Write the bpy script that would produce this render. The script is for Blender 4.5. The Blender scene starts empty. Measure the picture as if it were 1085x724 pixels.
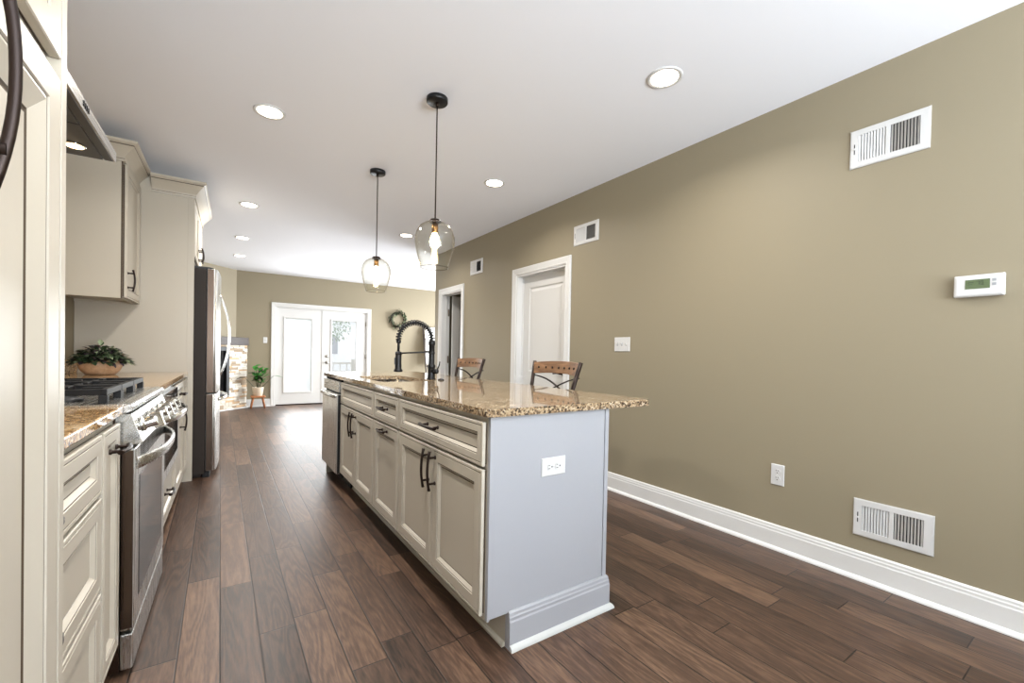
import bpy, bmesh, math, random
from mathutils import Vector, Matrix
random.seed(7)
S = bpy.context.scene
COL = S.collection
PI = math.pi

# ------------------------------------------------------------------ camera, world, lights, exposure
YAW, PITCH, ROLL = math.radians(34.057), math.radians(-0.705), math.radians(1.148)
FPX, SHIFT_PX, EYE = 457.688, 19.226, 1.12
fw = Vector((math.sin(YAW)*math.cos(PITCH), math.cos(YAW)*math.cos(PITCH), math.sin(PITCH)))
rt = Vector((math.cos(YAW), -math.sin(YAW), 0)); up = rt.cross(fw)
rt2 = math.cos(ROLL)*rt + math.sin(ROLL)*up; up2 = -math.sin(ROLL)*rt + math.cos(ROLL)*up
cam = bpy.data.cameras.new('camera'); camo = bpy.data.objects.new('camera', cam); COL.objects.link(camo)
camo.matrix_world = Matrix(((rt2.x, up2.x, -fw.x, 0), (rt2.y, up2.y, -fw.y, 0), (rt2.z, up2.z, -fw.z, EYE), (0, 0, 0, 1)))
cam.sensor_fit = 'HORIZONTAL'; cam.sensor_width = 36; cam.lens = FPX/1085*36; cam.shift_y = SHIFT_PX/1085; cam.clip_start = .02
S.camera = camo
S.view_settings.view_transform = 'Standard'; S.view_settings.look = 'None'; S.view_settings.gamma = 1
S.view_settings.exposure = 0.52; S.view_settings.use_curve_mapping = False
world = bpy.data.worlds.new('world'); S.world = world; world.use_nodes = True
wn = world.node_tree.nodes['Background']; wn.inputs[0].default_value = (.90, .95, 1, 1); wn.inputs[1].default_value = 1.7

def area_light(name, loc, rot, sx, sy, power, color, spread=180):
    l = bpy.data.lights.new(name, 'AREA'); l.shape = 'RECTANGLE'; l.size = sx; l.size_y = sy; l.energy = power; l.color = color
    l.spread = math.radians(spread)
    o = bpy.data.objects.new(name, l); COL.objects.link(o); o.location = loc; o.rotation_euler = rot
    return o
# daylight through the living room window and the glazed doors
area_light('rear_ceiling_fill', (1.0, -3.05, 1.25), (PI/2+1.3, 0, 0), 3.0, 1.9, 485, (.84, .92, 1))  # window light from behind, aimed up as an added ceiling fill
area_light('daylight_living', (6.0, 7.9, 1.25), (PI/2, 0, PI/2), 2.6, 1.7, 225, (.92, .96, 1), 150)
area_light('daylight_doors', (1.77, 9.62, 1.05), (-PI/2, 0, 0), 1.5, 1.5, 34, (.94, .98, 1))
DOWNLIGHT_POWER = 10
DOWNLIGHT_COLOR = (1, .96, .91)

# ------------------------------------------------------------------ materials
def new_mat(name):
    m = bpy.data.materials.new(name); m.use_nodes = True
    nt = m.node_tree; b = nt.nodes['Principled BSDF']
    return m, nt, b
def lin(h):
    def f(c): c /= 255; return c/12.92 if c <= .04045 else ((c+.055)/1.055)**2.4
    return (f(h[0]), f(h[1]), f(h[2]), 1)
def plain(name, rgb, rough=.5, metal=0, bump=0, bscale=60, var=0, spec=.5, coat=0):
    m, nt, b = new_mat(name)
    c = lin(rgb)
    b.inputs['Base Color'].default_value = c; b.inputs['Roughness'].default_value = rough; b.inputs['Metallic'].default_value = metal
    b.inputs['Specular IOR Level'].default_value = spec; b.inputs['Coat Weight'].default_value = coat
    tc = nt.nodes.new('ShaderNodeTexCoord'); n = nt.nodes.new('ShaderNodeTexNoise'); n.inputs['Scale'].default_value = bscale; n.inputs['Detail'].default_value = 3
    nt.links.new(tc.outputs['Object'], n.inputs['Vector'])
    if var:
        r = nt.nodes.new('ShaderNodeMix'); r.data_type = 'RGBA'
        r.inputs[6].default_value = tuple(min(1, v*(1-var)) for v in c[:3])+(1,); r.inputs[7].default_value = tuple(min(1, v*(1+var)) for v in c[:3])+(1,)
        nt.links.new(n.outputs['Fac'], r.inputs[0]); nt.links.new(r.outputs[2], b.inputs['Base Color'])
    if bump:
        bp = nt.nodes.new('ShaderNodeBump'); bp.inputs['Strength'].default_value = bump; bp.inputs['Distance'].default_value = .002
        nt.links.new(n.outputs['Fac'], bp.inputs['Height']); nt.links.new(bp.outputs[0], b.inputs['Normal'])
    return m
def emit(name, rgb, strength):
    m, nt, b = new_mat(name)
    b.inputs['Base Color'].default_value = (1, 1, 1, 1)
    b.inputs['Emission Color'].default_value = lin(rgb); b.inputs['Emission Strength'].default_value = strength
    return m
def thin_glass(name, tint=(255, 255, 255), ior=1.45, edge=0.0, edge_rgb=(120, 110, 90)):
    m = bpy.data.materials.new(name); m.use_nodes = True; nt = m.node_tree; nt.nodes.clear()
    out = nt.nodes.new('ShaderNodeOutputMaterial'); mix = nt.nodes.new('ShaderNodeMixShader')
    lw = nt.nodes.new('ShaderNodeLayerWeight'); lw.inputs[0].default_value = .5
    pw = nt.nodes.new('ShaderNodeMath'); pw.operation = 'POWER'; pw.inputs[1].default_value = 4; nt.links.new(lw.outputs['Facing'], pw.inputs[0])
    fr = nt.nodes.new('ShaderNodeMath'); fr.operation = 'MULTIPLY_ADD'; fr.inputs[1].default_value = .55; fr.inputs[2].default_value = .035; nt.links.new(pw.outputs[0], fr.inputs[0])
    tr = nt.nodes.new('ShaderNodeBsdfTransparent'); tr.inputs[0].default_value = lin(tint)
    gl = nt.nodes.new('ShaderNodeBsdfGlossy'); gl.inputs['Roughness'].default_value = .02
    if edge:
        mc = nt.nodes.new('ShaderNodeMix'); mc.data_type = 'RGBA'; nt.links.new(pw.outputs[0], mc.inputs[0])
        mc.inputs[6].default_value = lin(tint); mc.inputs[7].default_value = lin(edge_rgb); nt.links.new(mc.outputs[2], tr.inputs[0])
    nt.links.new(fr.outputs[0], mix.inputs[0]); nt.links.new(tr.outputs[0], mix.inputs[1]); nt.links.new(gl.outputs[0], mix.inputs[2])
    nt.links.new(mix.outputs[0], out.inputs[0])
    return m

def plank_material():
    m, nt, b = new_mat('dark oak planks'); N = nt.nodes.new; L = nt.links.new
    def math_(op, a, bb=None, c=None):
        n = N('ShaderNodeMath'); n.operation = op
        for i, v in enumerate((a, bb, c)):
            if v is None: continue
            if isinstance(v, (int, float)): n.inputs[i].default_value = v
            else: L(v, n.inputs[i])
        return n.outputs[0]
    tc = N('ShaderNodeTexCoord'); sp = N('ShaderNodeSeparateXYZ'); L(tc.outputs['Object'], sp.inputs[0])
    X, Y = sp.outputs[0], sp.outputs[1]
    W = .128
    u = math_('DIVIDE', math_('SUBTRACT', X, .01), W); row = math_('FLOOR', u); fu = math_('FRACT', u)
    wr = N('ShaderNodeTexWhiteNoise'); wr.noise_dimensions = '1D'; L(row, wr.inputs['W'])
    off = math_('MULTIPLY', wr.outputs['Value'], 1.9)
    wr2 = N('ShaderNodeTexWhiteNoise'); wr2.noise_dimensions = '1D'; L(math_('ADD', row, 31.7), wr2.inputs['W'])
    ln = math_('ADD', math_('MULTIPLY', wr2.outputs['Value'], .45), .62)
    v0 = math_('DIVIDE', math_('ADD', Y, off), ln)
    # jitter between neighbouring boards of a row
    v = v0; idx = math_('FLOOR', v); fv = math_('FRACT', v)
    cb = N('ShaderNodeCombineXYZ'); L(row, cb.inputs[0]); L(idx, cb.inputs[1])
    wn_ = N('ShaderNodeTexWhiteNoise'); wn_.noise_dimensions = '3D'; L(cb.outputs[0], wn_.inputs['Vector'])
    # distance to seams in metres
    du = math_('MULTIPLY', math_('MINIMUM', fu, math_('SUBTRACT', 1, fu)), W)
    dv = math_('MULTIPLY', math_('MINIMUM', fv, math_('SUBTRACT', 1, fv)), ln)
    d = math_('MINIMUM', du, dv)
    seam = N('ShaderNodeMapRange'); seam.inputs['From Min'].default_value = .0010; seam.inputs['From Max'].default_value = .0034; L(d, seam.inputs['Value'])
    # grain coordinates: stretched along the board, shifted per board
    sh = N('ShaderNodeVectorMath'); sh.operation = 'MULTIPLY_ADD'; L(wn_.outputs['Color'], sh.inputs[0]); sh.inputs[1].default_value = (37, 53, 11); 
    mp = N('ShaderNodeCombineXYZ'); L(math_('MULTIPLY', X, 1.0), mp.inputs[0]); L(math_('MULTIPLY', Y, .11), mp.inputs[1])
    L(mp.outputs[0], sh.inputs[2])
    n1 = N('ShaderNodeTexNoise'); n1.inputs['Scale'].default_value = 9; n1.inputs['Detail'].default_value = 2; n1.inputs['Distortion'].default_value = .4; L(sh.outputs[0], n1.inputs['Vector'])
    rings = math_('SINE', math_('MULTIPLY', n1.outputs['Fac'], 75))
    ringm = math_('MULTIPLY_ADD', rings, .5, .5)
    n2 = N('ShaderNodeTexNoise'); n2.inputs['Scale'].default_value = 160; n2.inputs['Detail'].default_value = 3; L(sh.outputs[0], n2.inputs['Vector'])
    n3 = N('ShaderNodeTexNoise'); n3.inputs['Scale'].default_value = 5; n3.inputs['Detail'].default_value = 3; L(sh.outputs[0], n3.inputs['Vector'])
    g = math_('ADD', math_('MULTIPLY', ringm, .13), math_('ADD', math_('MULTIPLY', n2.outputs['Fac'], .50), math_('MULTIPLY', n3.outputs['Fac'], .40)))
    tone = math_('ADD', math_('MULTIPLY_ADD', g, 1.15, -.21), math_('MULTIPLY', math_('SUBTRACT', wn_.outputs['Value'], .5), .30))
    cr = N('ShaderNodeValToRGB'); e = cr.color_ramp.elements
    e[0].position = .10; e[0].color = lin((38, 27, 20)); e[1].position = .75; e[1].color = lin((119, 93, 73))
    e2 = cr.color_ramp.elements.new(.40); e2.color = lin((78, 57, 44))
    L(tone, cr.inputs[0])
    mx = N('ShaderNodeMix'); mx.data_type = 'RGBA'; L(seam.outputs[0], mx.inputs[0]); mx.inputs[6].default_value = lin((16, 11, 8)); L(cr.outputs[0], mx.inputs[7])
    L(mx.outputs[2], b.inputs['Base Color'])
    rr = math_('MULTIPLY_ADD', n2.outputs['Fac'], .22, .30); L(rr, b.inputs['Roughness'])
    hgt = math_('ADD', math_('MULTIPLY', seam.outputs[0], 1.0), math_('ADD', math_('MULTIPLY', n2.outputs['Fac'], .45), math_('MULTIPLY', ringm, .12)))
    bp = N('ShaderNodeBump'); bp.inputs['Strength'].default_value = .35; bp.inputs['Distance'].default_value = .0015; L(hgt, bp.inputs['Height']); L(bp.outputs[0], b.inputs['Normal'])
    b.inputs['Specular IOR Level'].default_value = .5
    return m

def granite_material(name, cols, rough=.045, blotch=14):
    m, nt, b = new_mat(name); N = nt.nodes.new; L = nt.links.new
    tc = N('ShaderNodeTexCoord')
    n = N('ShaderNodeTexNoise'); n.inputs['Scale'].default_value = blotch; n.inputs['Detail'].default_value = 4; n.inputs['Roughness'].default_value = .6; L(tc.outputs['Object'], n.inputs['Vector'])
    vo = N('ShaderNodeTexVoronoi'); vo.inputs['Scale'].default_value = 150; L(tc.outputs['Object'], vo.inputs['Vector'])
    sep = N('ShaderNodeSeparateColor'); L(vo.outputs['Color'], sep.inputs[0])
    mm = N('ShaderNodeMath'); mm.operation = 'MULTIPLY_ADD'; L(sep.outputs[0], mm.inputs[0]); mm.inputs[1].default_value = .62
    ms = N('ShaderNodeMath'); ms.operation = 'MULTIPLY'; L(n.outputs['Fac'], ms.inputs[0]); ms.inputs[1].default_value = .42; L(ms.outputs[0], mm.inputs[2])
    cr = N('ShaderNodeValToRGB'); cr.color_ramp.interpolation = 'LINEAR'
    e = cr.color_ramp.elements; e[0].position, e[0].color = cols[0][0], lin(cols[0][1]); e[1].position, e[1].color = cols[-1][0], lin(cols[-1][1])
    for p, c in cols[1:-1]: k = e.new(p); k.color = lin(c)
    L(mm.outputs[0], cr.inputs[0]); L(cr.outputs[0], b.inputs['Base Color'])
    b.inputs['Roughness'].default_value = rough; b.inputs['Specular IOR Level'].default_value = .6
    return m

def brushed(name, rgb, rough=.3, axis=2, amount=.08):
    m, nt, b = new_mat(name); N = nt.nodes.new; L = nt.links.new
    b.inputs['Base Color'].default_value = lin(rgb); b.inputs['Metallic'].default_value = 1
    tc = N('ShaderNodeTexCoord'); mp = N('ShaderNodeMapping'); sc = [260, 260, 260]; sc[axis] = 3; mp.inputs['Scale'].default_value = sc
    n = N('ShaderNodeTexNoise'); n.inputs['Scale'].default_value = 1; L(tc.outputs['Object'], mp.inputs[0]); L(mp.outputs[0], n.inputs['Vector'])
    r = N('ShaderNodeMath'); r.operation = 'MULTIPLY_ADD'; L(n.outputs['Fac'], r.inputs[0]); r.inputs[1].default_value = amount*2; r.inputs[2].default_value = rough-amount
    L(r.outputs[0], b.inputs['Roughness'])
    return m

def stone_material():
    m, nt, b = new_mat('stacked ledge stone'); N = nt.nodes.new; L = nt.links.new
    tc = N('ShaderNodeTexCoord'); sp = N('ShaderNodeSeparateXYZ'); L(tc.outputs['Object'], sp.inputs[0])
    cb = N('ShaderNodeCombineXYZ'); L(sp.outputs[1], cb.inputs[0]); L(sp.outputs[2], cb.inputs[1])
    br = N('ShaderNodeTexBrick'); L(cb.outputs[0], br.inputs['Vector']); br.inputs['Scale'].default_value = 1
    br.inputs['Brick Width'].default_value = .17; br.inputs['Row Height'].default_value = .035; br.inputs['Mortar Size'].default_value = .003; br.offset = .37; br.squash = .6; br.squash_frequency = 3
    br.inputs['Color1'].default_value = (0, 0, 0, 1); br.inputs['Color2'].default_value = (1, 1, 1, 1); br.inputs['Mortar'].default_value = (.2, .2, .2, 1)
    cr = N('ShaderNodeValToRGB'); e = cr.color_ramp.elements
    e[0].position = 0; e[0].color = lin((150, 128, 100)); e[1].position = 1; e[1].color = lin((236, 232, 224))
    k = e.new(.2); k.color = lin((206, 176, 140)); k = e.new(.45); k.color = lin((214, 206, 194)); k = e.new(.7); k.color = lin((226, 216, 200))
    L(br.outputs['Color'], cr.inputs[0])
    n = N('ShaderNodeTexNoise'); n.inputs['Scale'].default_value = 40; L(tc.outputs['Object'], n.inputs['Vector'])
    mx = N('ShaderNodeMix'); mx.data_type = 'RGBA'; mx.blend_type = 'MULTIPLY'; mx.inputs[0].default_value = .5; L(cr.outputs[0], mx.inputs[6]); L(n.outputs['Color'], mx.inputs[7])
    mo = N('ShaderNodeMix'); mo.data_type = 'RGBA'; L(br.outputs['Fac'], mo.inputs[0]); L(cr.outputs[0], mo.inputs[6]); mo.inputs[7].default_value = lin((92, 80, 66))
    L(mo.outputs[2], b.inputs['Base Color']); b.inputs['Roughness'].default_value = .8
    bp = N('ShaderNodeBump'); bp.inputs['Distance'].default_value = .012; bp.inputs['Strength'].default_value = .7
    iv = N('ShaderNodeMath'); iv.operation = 'SUBTRACT'; L(br.outputs['Color'], iv.inputs[0]); L(br.outputs['Fac'], iv.inputs[1]); L(iv.outputs[0], bp.inputs['Height']); L(bp.outputs[0], b.inputs['Normal'])
    return m

def wood_material(name, c1, c2, rough=.4, axis=1):
    m, nt, b = new_mat(name); N = nt.nodes.new; L = nt.links.new
    tc = N('ShaderNodeTexCoord'); mp = N('ShaderNodeMapping'); sc = [45, 45, 45]; sc[axis] = 4; mp.inputs['Scale'].default_value = sc
    n = N('ShaderNodeTexNoise'); n.inputs['Scale'].default_value = 1; n.inputs['Detail'].default_value = 4; n.inputs['Distortion'].default_value = .6
    L(tc.outputs['Object'], mp.inputs[0]); L(mp.outputs[0], n.inputs['Vector'])
    cr = N('ShaderNodeValToRGB'); e = cr.color_ramp.elements; e[0].position = .3; e[0].color = lin(c1); e[1].position = .7; e[1].color = lin(c2)
    L(n.outputs['Fac'], cr.inputs[0]); L(cr.outputs[0], b.inputs['Base Color']); b.inputs['Roughness'].default_value = rough
    return m

M = {}
M['wall'] = plain('olive taupe wall paint', (143, 133, 111), .55, bump=.08, bscale=180, spec=.35)
M['ceiling'] = plain('white ceiling paint', (238, 240, 246), .7, bump=.05, bscale=150)
M['floor'] = plank_material()
M['trim'] = plain('white semigloss trim', (214, 213, 210), .32, var=.01)
M['cab'] = plain('greige cabinet paint', (183, 175, 160), .36, bump=.02, bscale=90, var=.015)
M['glaze_gapshade'] = plain('dark brown glaze', (74, 60, 44), .5)  # brown groove lines, and shade painted into the gaps behind fronts
M['islandend'] = plain('pale grey island panel paint', (160, 161, 165), .4, var=.01)
M['shoe'] = plain('off white shoe moulding', (190, 191, 188), .4, var=.01)
M['bronze'] = plain('oil rubbed bronze', (42, 30, 24), .35, metal=.6, var=.1)
M['black'] = plain('matte black metal', (22, 22, 23), .4, metal=.3)
M['iron'] = plain('black cast iron', (16, 16, 17), .5, bump=.2, bscale=300, spec=.3)
M['blackgloss'] = plain('black glass', (14, 14, 16), .06)
M['darkcav'] = plain('dark recess', (20, 19, 18), .8)
M['steel'] = brushed('brushed stainless steel', (205, 204, 200), .28, 2)
M['steelh'] = brushed('brushed stainless steel horizontal', (205, 204, 200), .26, 1)
M['steeldark'] = brushed('dark stainless steel side', (112, 104, 98), .34, 2)
M['fridgeside'] = plain('dark grey fridge side', (46, 39, 34), .6, bump=.15, bscale=240, spec=.25)
M['fridgeedge'] = brushed('dark brown steel door edge', (92, 78, 68), .3, 2)
M['hingeb'] = plain('brown bronze hinge', (104, 88, 72), .4, metal=.5)
M['hoodmesh'] = plain('grey hood filter', (74, 74, 76), .4, metal=.6)
M['chrome'] = plain('polished chrome', (225, 224, 220), .09, metal=1)
M['satin'] = plain('satin nickel', (168, 164, 156), .28, metal=1)
GR = [(.14, (28, 24, 22)), (.30, (78, 64, 52)), (.44, (128, 106, 82)), (.58, (160, 136, 106)), (.74, (180, 160, 130)), (.92, (208, 196, 178))]
M['granite'] = granite_material('tan speckled granite', GR)
GR2 = [(.12, (44, 34, 24)), (.28, (104, 76, 46)), (.42, (150, 112, 70)), (.58, (184, 146, 98)), (.75, (204, 174, 130)), (.9, (226, 210, 180))]
M['granitewarmlit'] = granite_material('warm-light tinted granite', GR2, blotch=9)  # same stone as the island, with warm light put into its colours
M['pane'] = thin_glass('window pane')
M['shade'] = thin_glass('clear pendant glass', (252, 252, 250), 1.35, .6, (226, 218, 200))
M['rim'] = thin_glass('glass rim', (205, 200, 188), 1.5)
M['bulb'] = emit('warm bulb', (255, 226, 170), 34)
M['lens'] = emit('downlight lens', (255, 240, 214), 9)
M['hoodlamp'] = emit('hood lamp lens', (255, 214, 160), 9)
M['brass'] = plain('aged brass', (150, 112, 66), .35, metal=1)
M['blind'] = plain('white blind slats', (240, 243, 242), .6)
_nt = M['blind'].node_tree; _b = _nt.nodes['Principled BSDF']; _t = _nt.nodes.new('ShaderNodeBsdfTranslucent'); _t.inputs[0].default_value = lin((244, 247, 246))
_m = _nt.nodes.new('ShaderNodeMixShader'); _m.inputs[0].default_value = .6; _nt.links.new(_b.outputs[0], _m.inputs[1]); _nt.links.new(_t.outputs[0], _m.inputs[2]); _nt.links.new(_m.outputs[0], _nt.nodes['Material Output'].inputs[0])
M['walnut'] = wood_material('brown stool wood', (104, 74, 50), (150, 112, 78), .4)
M['stand'] = wood_material('warm stand wood', (140, 84, 46), (186, 124, 78), .45)
M['darkwood'] = wood_material('dark mantel wood', (46, 38, 34), (70, 58, 50), .5)
M['bowl'] = wood_material('pale wood bowl', (180, 144, 112), (208, 174, 140), .5)
M['stone'] = stone_material()
M['leaf'] = plain('dark green leaf', (46, 62, 38), .45, var=.4, bscale=18)
M['leafgrey'] = plain('grey green leaf', (128, 140, 108), .5, var=.3, bscale=20)
M['leafpurple'] = plain('purple leaf', (56, 44, 50), .5, var=.3, bscale=20)
M['leafbright'] = plain('bright green leaf', (62, 140, 52), .35, var=.35, bscale=12)
M['soil'] = plain('dark soil', (44, 34, 26), .9, bump=.5, bscale=90)
M['pot'] = plain('cream ceramic pot', (222, 206, 184), .4, var=.02)
M['blanket'] = plain('white woven blanket', (236, 234, 228), .9, bump=.4, bscale=130, var=.03)
M['plastic'] = plain('white plastic', (206, 205, 203), .35)
M['slot'] = plain('dark slot', (24, 22, 20), .6)
M['ventback'] = plain('dark duct', (44, 42, 41), .7)
M['lcd'] = plain('green lcd', (92, 106, 76), .15)
M['lcdtext'] = plain('lcd digits', (38, 48, 34), .4)
M['greybtn'] = plain('grey button', (150, 152, 154), .4)
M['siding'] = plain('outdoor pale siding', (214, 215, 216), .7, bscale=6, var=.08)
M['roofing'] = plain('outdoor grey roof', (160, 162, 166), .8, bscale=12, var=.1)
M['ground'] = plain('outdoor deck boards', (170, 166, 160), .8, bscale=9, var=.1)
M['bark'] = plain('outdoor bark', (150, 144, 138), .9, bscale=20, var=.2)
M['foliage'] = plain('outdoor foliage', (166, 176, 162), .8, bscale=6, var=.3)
M['hallwall'] = plain('hall beige paint', (196, 184, 160), .7)

# ------------------------------------------------------------------ mesh builder
class MB:
    def __init__(s): s.v = []; s.f = []; s.m = []; s.sm = []
    def add(s, vs, fs, mat=0, smooth=False):
        k = len(s.v); s.v += [tuple(v) for v in vs]
        for f in fs: s.f.append([i+k for i in f]); s.m.append(mat); s.sm.append(smooth)
        return s
    def box(s, x0, y0, z0, x1, y1, z1, mat=0):
        vs = [(x, y, z) for z in (z0, z1) for y in (y0, y1) for x in (x0, x1)]
        return s.add(vs, [(0, 2, 3, 1), (4, 5, 7, 6), (0, 1, 5, 4), (2, 6, 7, 3), (0, 4, 6, 2), (1, 3, 7, 5)], mat)
    def prism(s, pts, a, b, axis='z', mat=0, smooth=False):
        n = len(pts)
        def P(p, t): return (p[0], p[1], t) if axis == 'z' else (p[0], t, p[1]) if axis == 'y' else (t, p[0], p[1])
        vs = [P(p, a) for p in pts]+[P(p, b) for p in pts]
        s.add(vs, [tuple(range(n))[::-1], tuple(range(n, 2*n))], mat)
        return s.add(vs, [(i, (i+1) % n, n+(i+1) % n, n+i) for i in range(n)], mat, smooth)
    def panel(s, y0, z0, y1, z1, prof, mats, x=0, cap=0):
        # nested rectangular rings facing +x: prof = [(inset, height)], mats for each band between rings
        vs = []; fs = []
        for (i, h) in prof:
            vs += [(x+h, y0+i, z0+i), (x+h, y1-i, z0+i), (x+h, y1-i, z1-i), (x+h, y0+i, z1-i)]
        for k in range(len(prof)-1):
            s.add(vs[4*k:4*k+8], [(j, (j+1) % 4, 4+(j+1) % 4, 4+j) for j in range(4)], mats[k])
        s.add(vs[-4:], [(0, 1, 2, 3)], cap); s.add(vs[:4], [(3, 2, 1, 0)], 0)
        return s
    def tube(s, pts, r, seg=10, mat=0, caps=True, flat=None):
        pts = [Vector(p) for p in pts]; n = len(pts); vs = []; prev = None
        for i, p in enumerate(pts):
            t = (pts[min(i+1, n-1)]-pts[max(i-1, 0)]).normalized()
            if prev is None:
                a = Vector((0, 0, 1)) if abs(t.z) < .9 else Vector((1, 0, 0)); nrm = (a-t*a.dot(t)).normalized()
            else: nrm = (prev-t*prev.dot(t)).normalized()
            prev = nrm; bi = t.cross(nrm); rr = r[i] if isinstance(r, (list, tuple)) else r
            fa, fb = flat if flat else (1, 1)
            for k in range(seg):
                q = 2*PI*k/seg; vs.append(p+nrm*(math.cos(q)*rr*fa)+bi*(math.sin(q)*rr*fb))
        fs = [(i*seg+k, i*seg+(k+1) % seg, (i+1)*seg+(k+1) % seg, (i+1)*seg+k) for i in range(n-1) for k in range(seg)]
        s.add(vs, fs, mat, True)
        if caps: s.add(vs[:seg], [tuple(range(seg))[::-1]], mat); s.add(vs[-seg:], [tuple(range(seg))], mat)
        return s
    def lathe(s, prof, c=(0, 0, 0), seg=32, mat=0, axis='z', smooth=True, closed=False):
        vs = []
        for (r, h) in prof:
            for k in range(seg):
                q = 2*PI*k/seg; a, b = r*math.cos(q), r*math.sin(q)
                p = (a, b, h) if axis == 'z' else (h, a, b) if axis == 'x' else (b, h, a)
                vs.append((c[0]+p[0], c[1]+p[1], c[2]+p[2]))
        n = len(prof)
        fs = [(i*seg+k, i*seg+(k+1) % seg, (i+1)*seg+(k+1) % seg, (i+1)*seg+k) for i in range(n-1) for k in range(seg)]
        s.add(vs, fs, mat, smooth)
        if not closed:
            if prof[0][0] > 1e-5: s.add(vs[:seg], [tuple(range(seg))[::-1]], mat)
            if prof[-1][0] > 1e-5: s.add(vs[-seg:], [tuple(range(seg))], mat)
        return s
    def sweep(s, path, prof, mat=0, closed=False, mats=None):
        # path: [(x, y)], profile: [(out, z)], out = to the right of the travel direction, mitred corners
        n = len(path); vs = []
        for i, p in enumerate(path):
            p = Vector(p)
            d0 = (p-Vector(path[i-1])).normalized() if i > 0 or closed else None
            d1 = (Vector(path[(i+1) % n])-p).normalized() if i < n-1 or closed else None
            d0 = d0 or d1; d1 = d1 or d0
            n0 = Vector((d0.y, -d0.x)); n1 = Vector((d1.y, -d1.x)); mit = (n0+n1); mit = mit/max(mit.dot(n0), .2)
            for (o, z) in prof: vs.append((p.x+mit.x*o, p.y+mit.y*o, z))
        k = len(prof)
        for i in range(n if closed else n-1):
            j = (i+1) % n
            for a in range(k):
                b = (a+1) % k
                s.add([vs[i*k+a], vs[j*k+a], vs[j*k+b], vs[i*k+b]], [(0, 1, 2, 3)], mats[a] if mats else mat)
        if not closed:
            s.add(vs[:k], [tuple(range(k))[::-1]], mat); s.add(vs[-k:], [tuple(range(k))], mat)
        return s
    def build(s, name, mats, parent=None, loc=None, rotz=0, bevel=0, bseg=2, rot=None):
        me = bpy.data.meshes.new(name); me.from_pydata(s.v, [], s.f)
        if not isinstance(mats, (list, tuple)): mats = [mats]
        for m in mats: me.materials.append(m)
        me.polygons.foreach_set('material_index', s.m); me.polygons.foreach_set('use_smooth', s.sm)
        bm = bmesh.new(); bm.from_mesh(me); bmesh.ops.remove_doubles(bm, verts=bm.verts, dist=1e-6)
        bmesh.ops.recalc_face_normals(bm, faces=bm.faces); bm.to_mesh(me); bm.free()
        o = bpy.data.objects.new(name, me); COL.objects.link(o)
        if parent is not None: o.parent = parent
        if loc is not None: o.location = loc
        o.rotation_euler = rot if rot else (0, 0, rotz)
        if bevel:
            b = o.modifiers.new('bevel', 'BEVEL'); b.width = bevel; b.segments = bseg; b.limit_method = 'ANGLE'; b.angle_limit = math.radians(40); b.harden_normals = False
        return o
def tag(o, label=None, cat=None, group=None, kind=None):
    if label: o['label'] = label
    if cat: o['category'] = cat
    if group: o['group'] = group
    if kind: o['kind'] = kind
    return o
def thing(name, label, cat, loc=(0, 0, 0), rotz=0, group=None):
    o = bpy.data.objects.new(name, None); COL.objects.link(o); o.empty_display_size = .1
    o.location = loc; o.rotation_euler = (0, 0, rotz)
    return tag(o, label, cat, group)
def struct(o, label, cat): return tag(o, label, cat, None, 'structure')
def copy_thing(o, loc, label, parent=None):
    c = o.copy(); COL.objects.link(c)
    if parent is not None: c.parent = parent
    if loc is not None: c.location = loc
    if label: c['label'] = label
    for ch in list(o.children): copy_thing(ch, None, None, c)
    return c

# ------------------------------------------------------------------ the room
XW, CEIL, YB = 2.736, 2.618, 9.754
RA = .0189                                   # the left cabinet run is turned by about one degree
def W(u, v, z=0): return (-.304+u*math.cos(RA)+v*math.sin(RA), v*math.cos(RA)-u*math.sin(RA), z)
LWALL = -.69

b = MB().box(-2.2, -3.4, -.05, 6.4, YB+.06, 0); struct(b.build('floor', M['floor']), 'dark oak plank floor running the length of the room', 'floor')
b = MB().box(-2.2, -3.4, CEIL, 6.4, YB+.12, CEIL+.1); struct(b.build('ceiling', M['ceiling']), 'white painted ceiling with recessed lights', 'ceiling')
# right wall with two door openings
D1A, D1B, D2A, D2B, DH = 3.15, 3.98, 5.31, 5.957, 1.995
WT = .125; YE = 6.19
b = MB()
for (a, c) in ((-3.4, D1A), (D1B, D2A), (D2B, YE)): b.box(XW, a, 0, XW+WT, c, CEIL)
for (a, c) in ((D1A, D1B), (D2A, D2B)): b.box(XW, a, DH, XW+WT, c, CEIL)
struct(b.build('wall_right', M['wall']), 'olive taupe wall on the right with vents and two white doors', 'wall')
b = MB().box(XW+WT, YE-.12, 0, 6.3, YE, CEIL); struct(b.build('wall_return', M['wall']), 'wall turning right past the end of the long right wall', 'wall')
# back wall with the french door opening
FA, FB, FH = .905, 2.705, 1.985
b = MB().box(-.2, YB, 0, FA, YB+.12, CEIL).box(FB, YB, 0, 6.4, YB+.12, CEIL).box(FA, YB, FH, FB, YB+.12, CEIL)
struct(b.build('wall_back', M['wall']), 'olive wall at the far end around the glazed double doors', 'wall')
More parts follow.
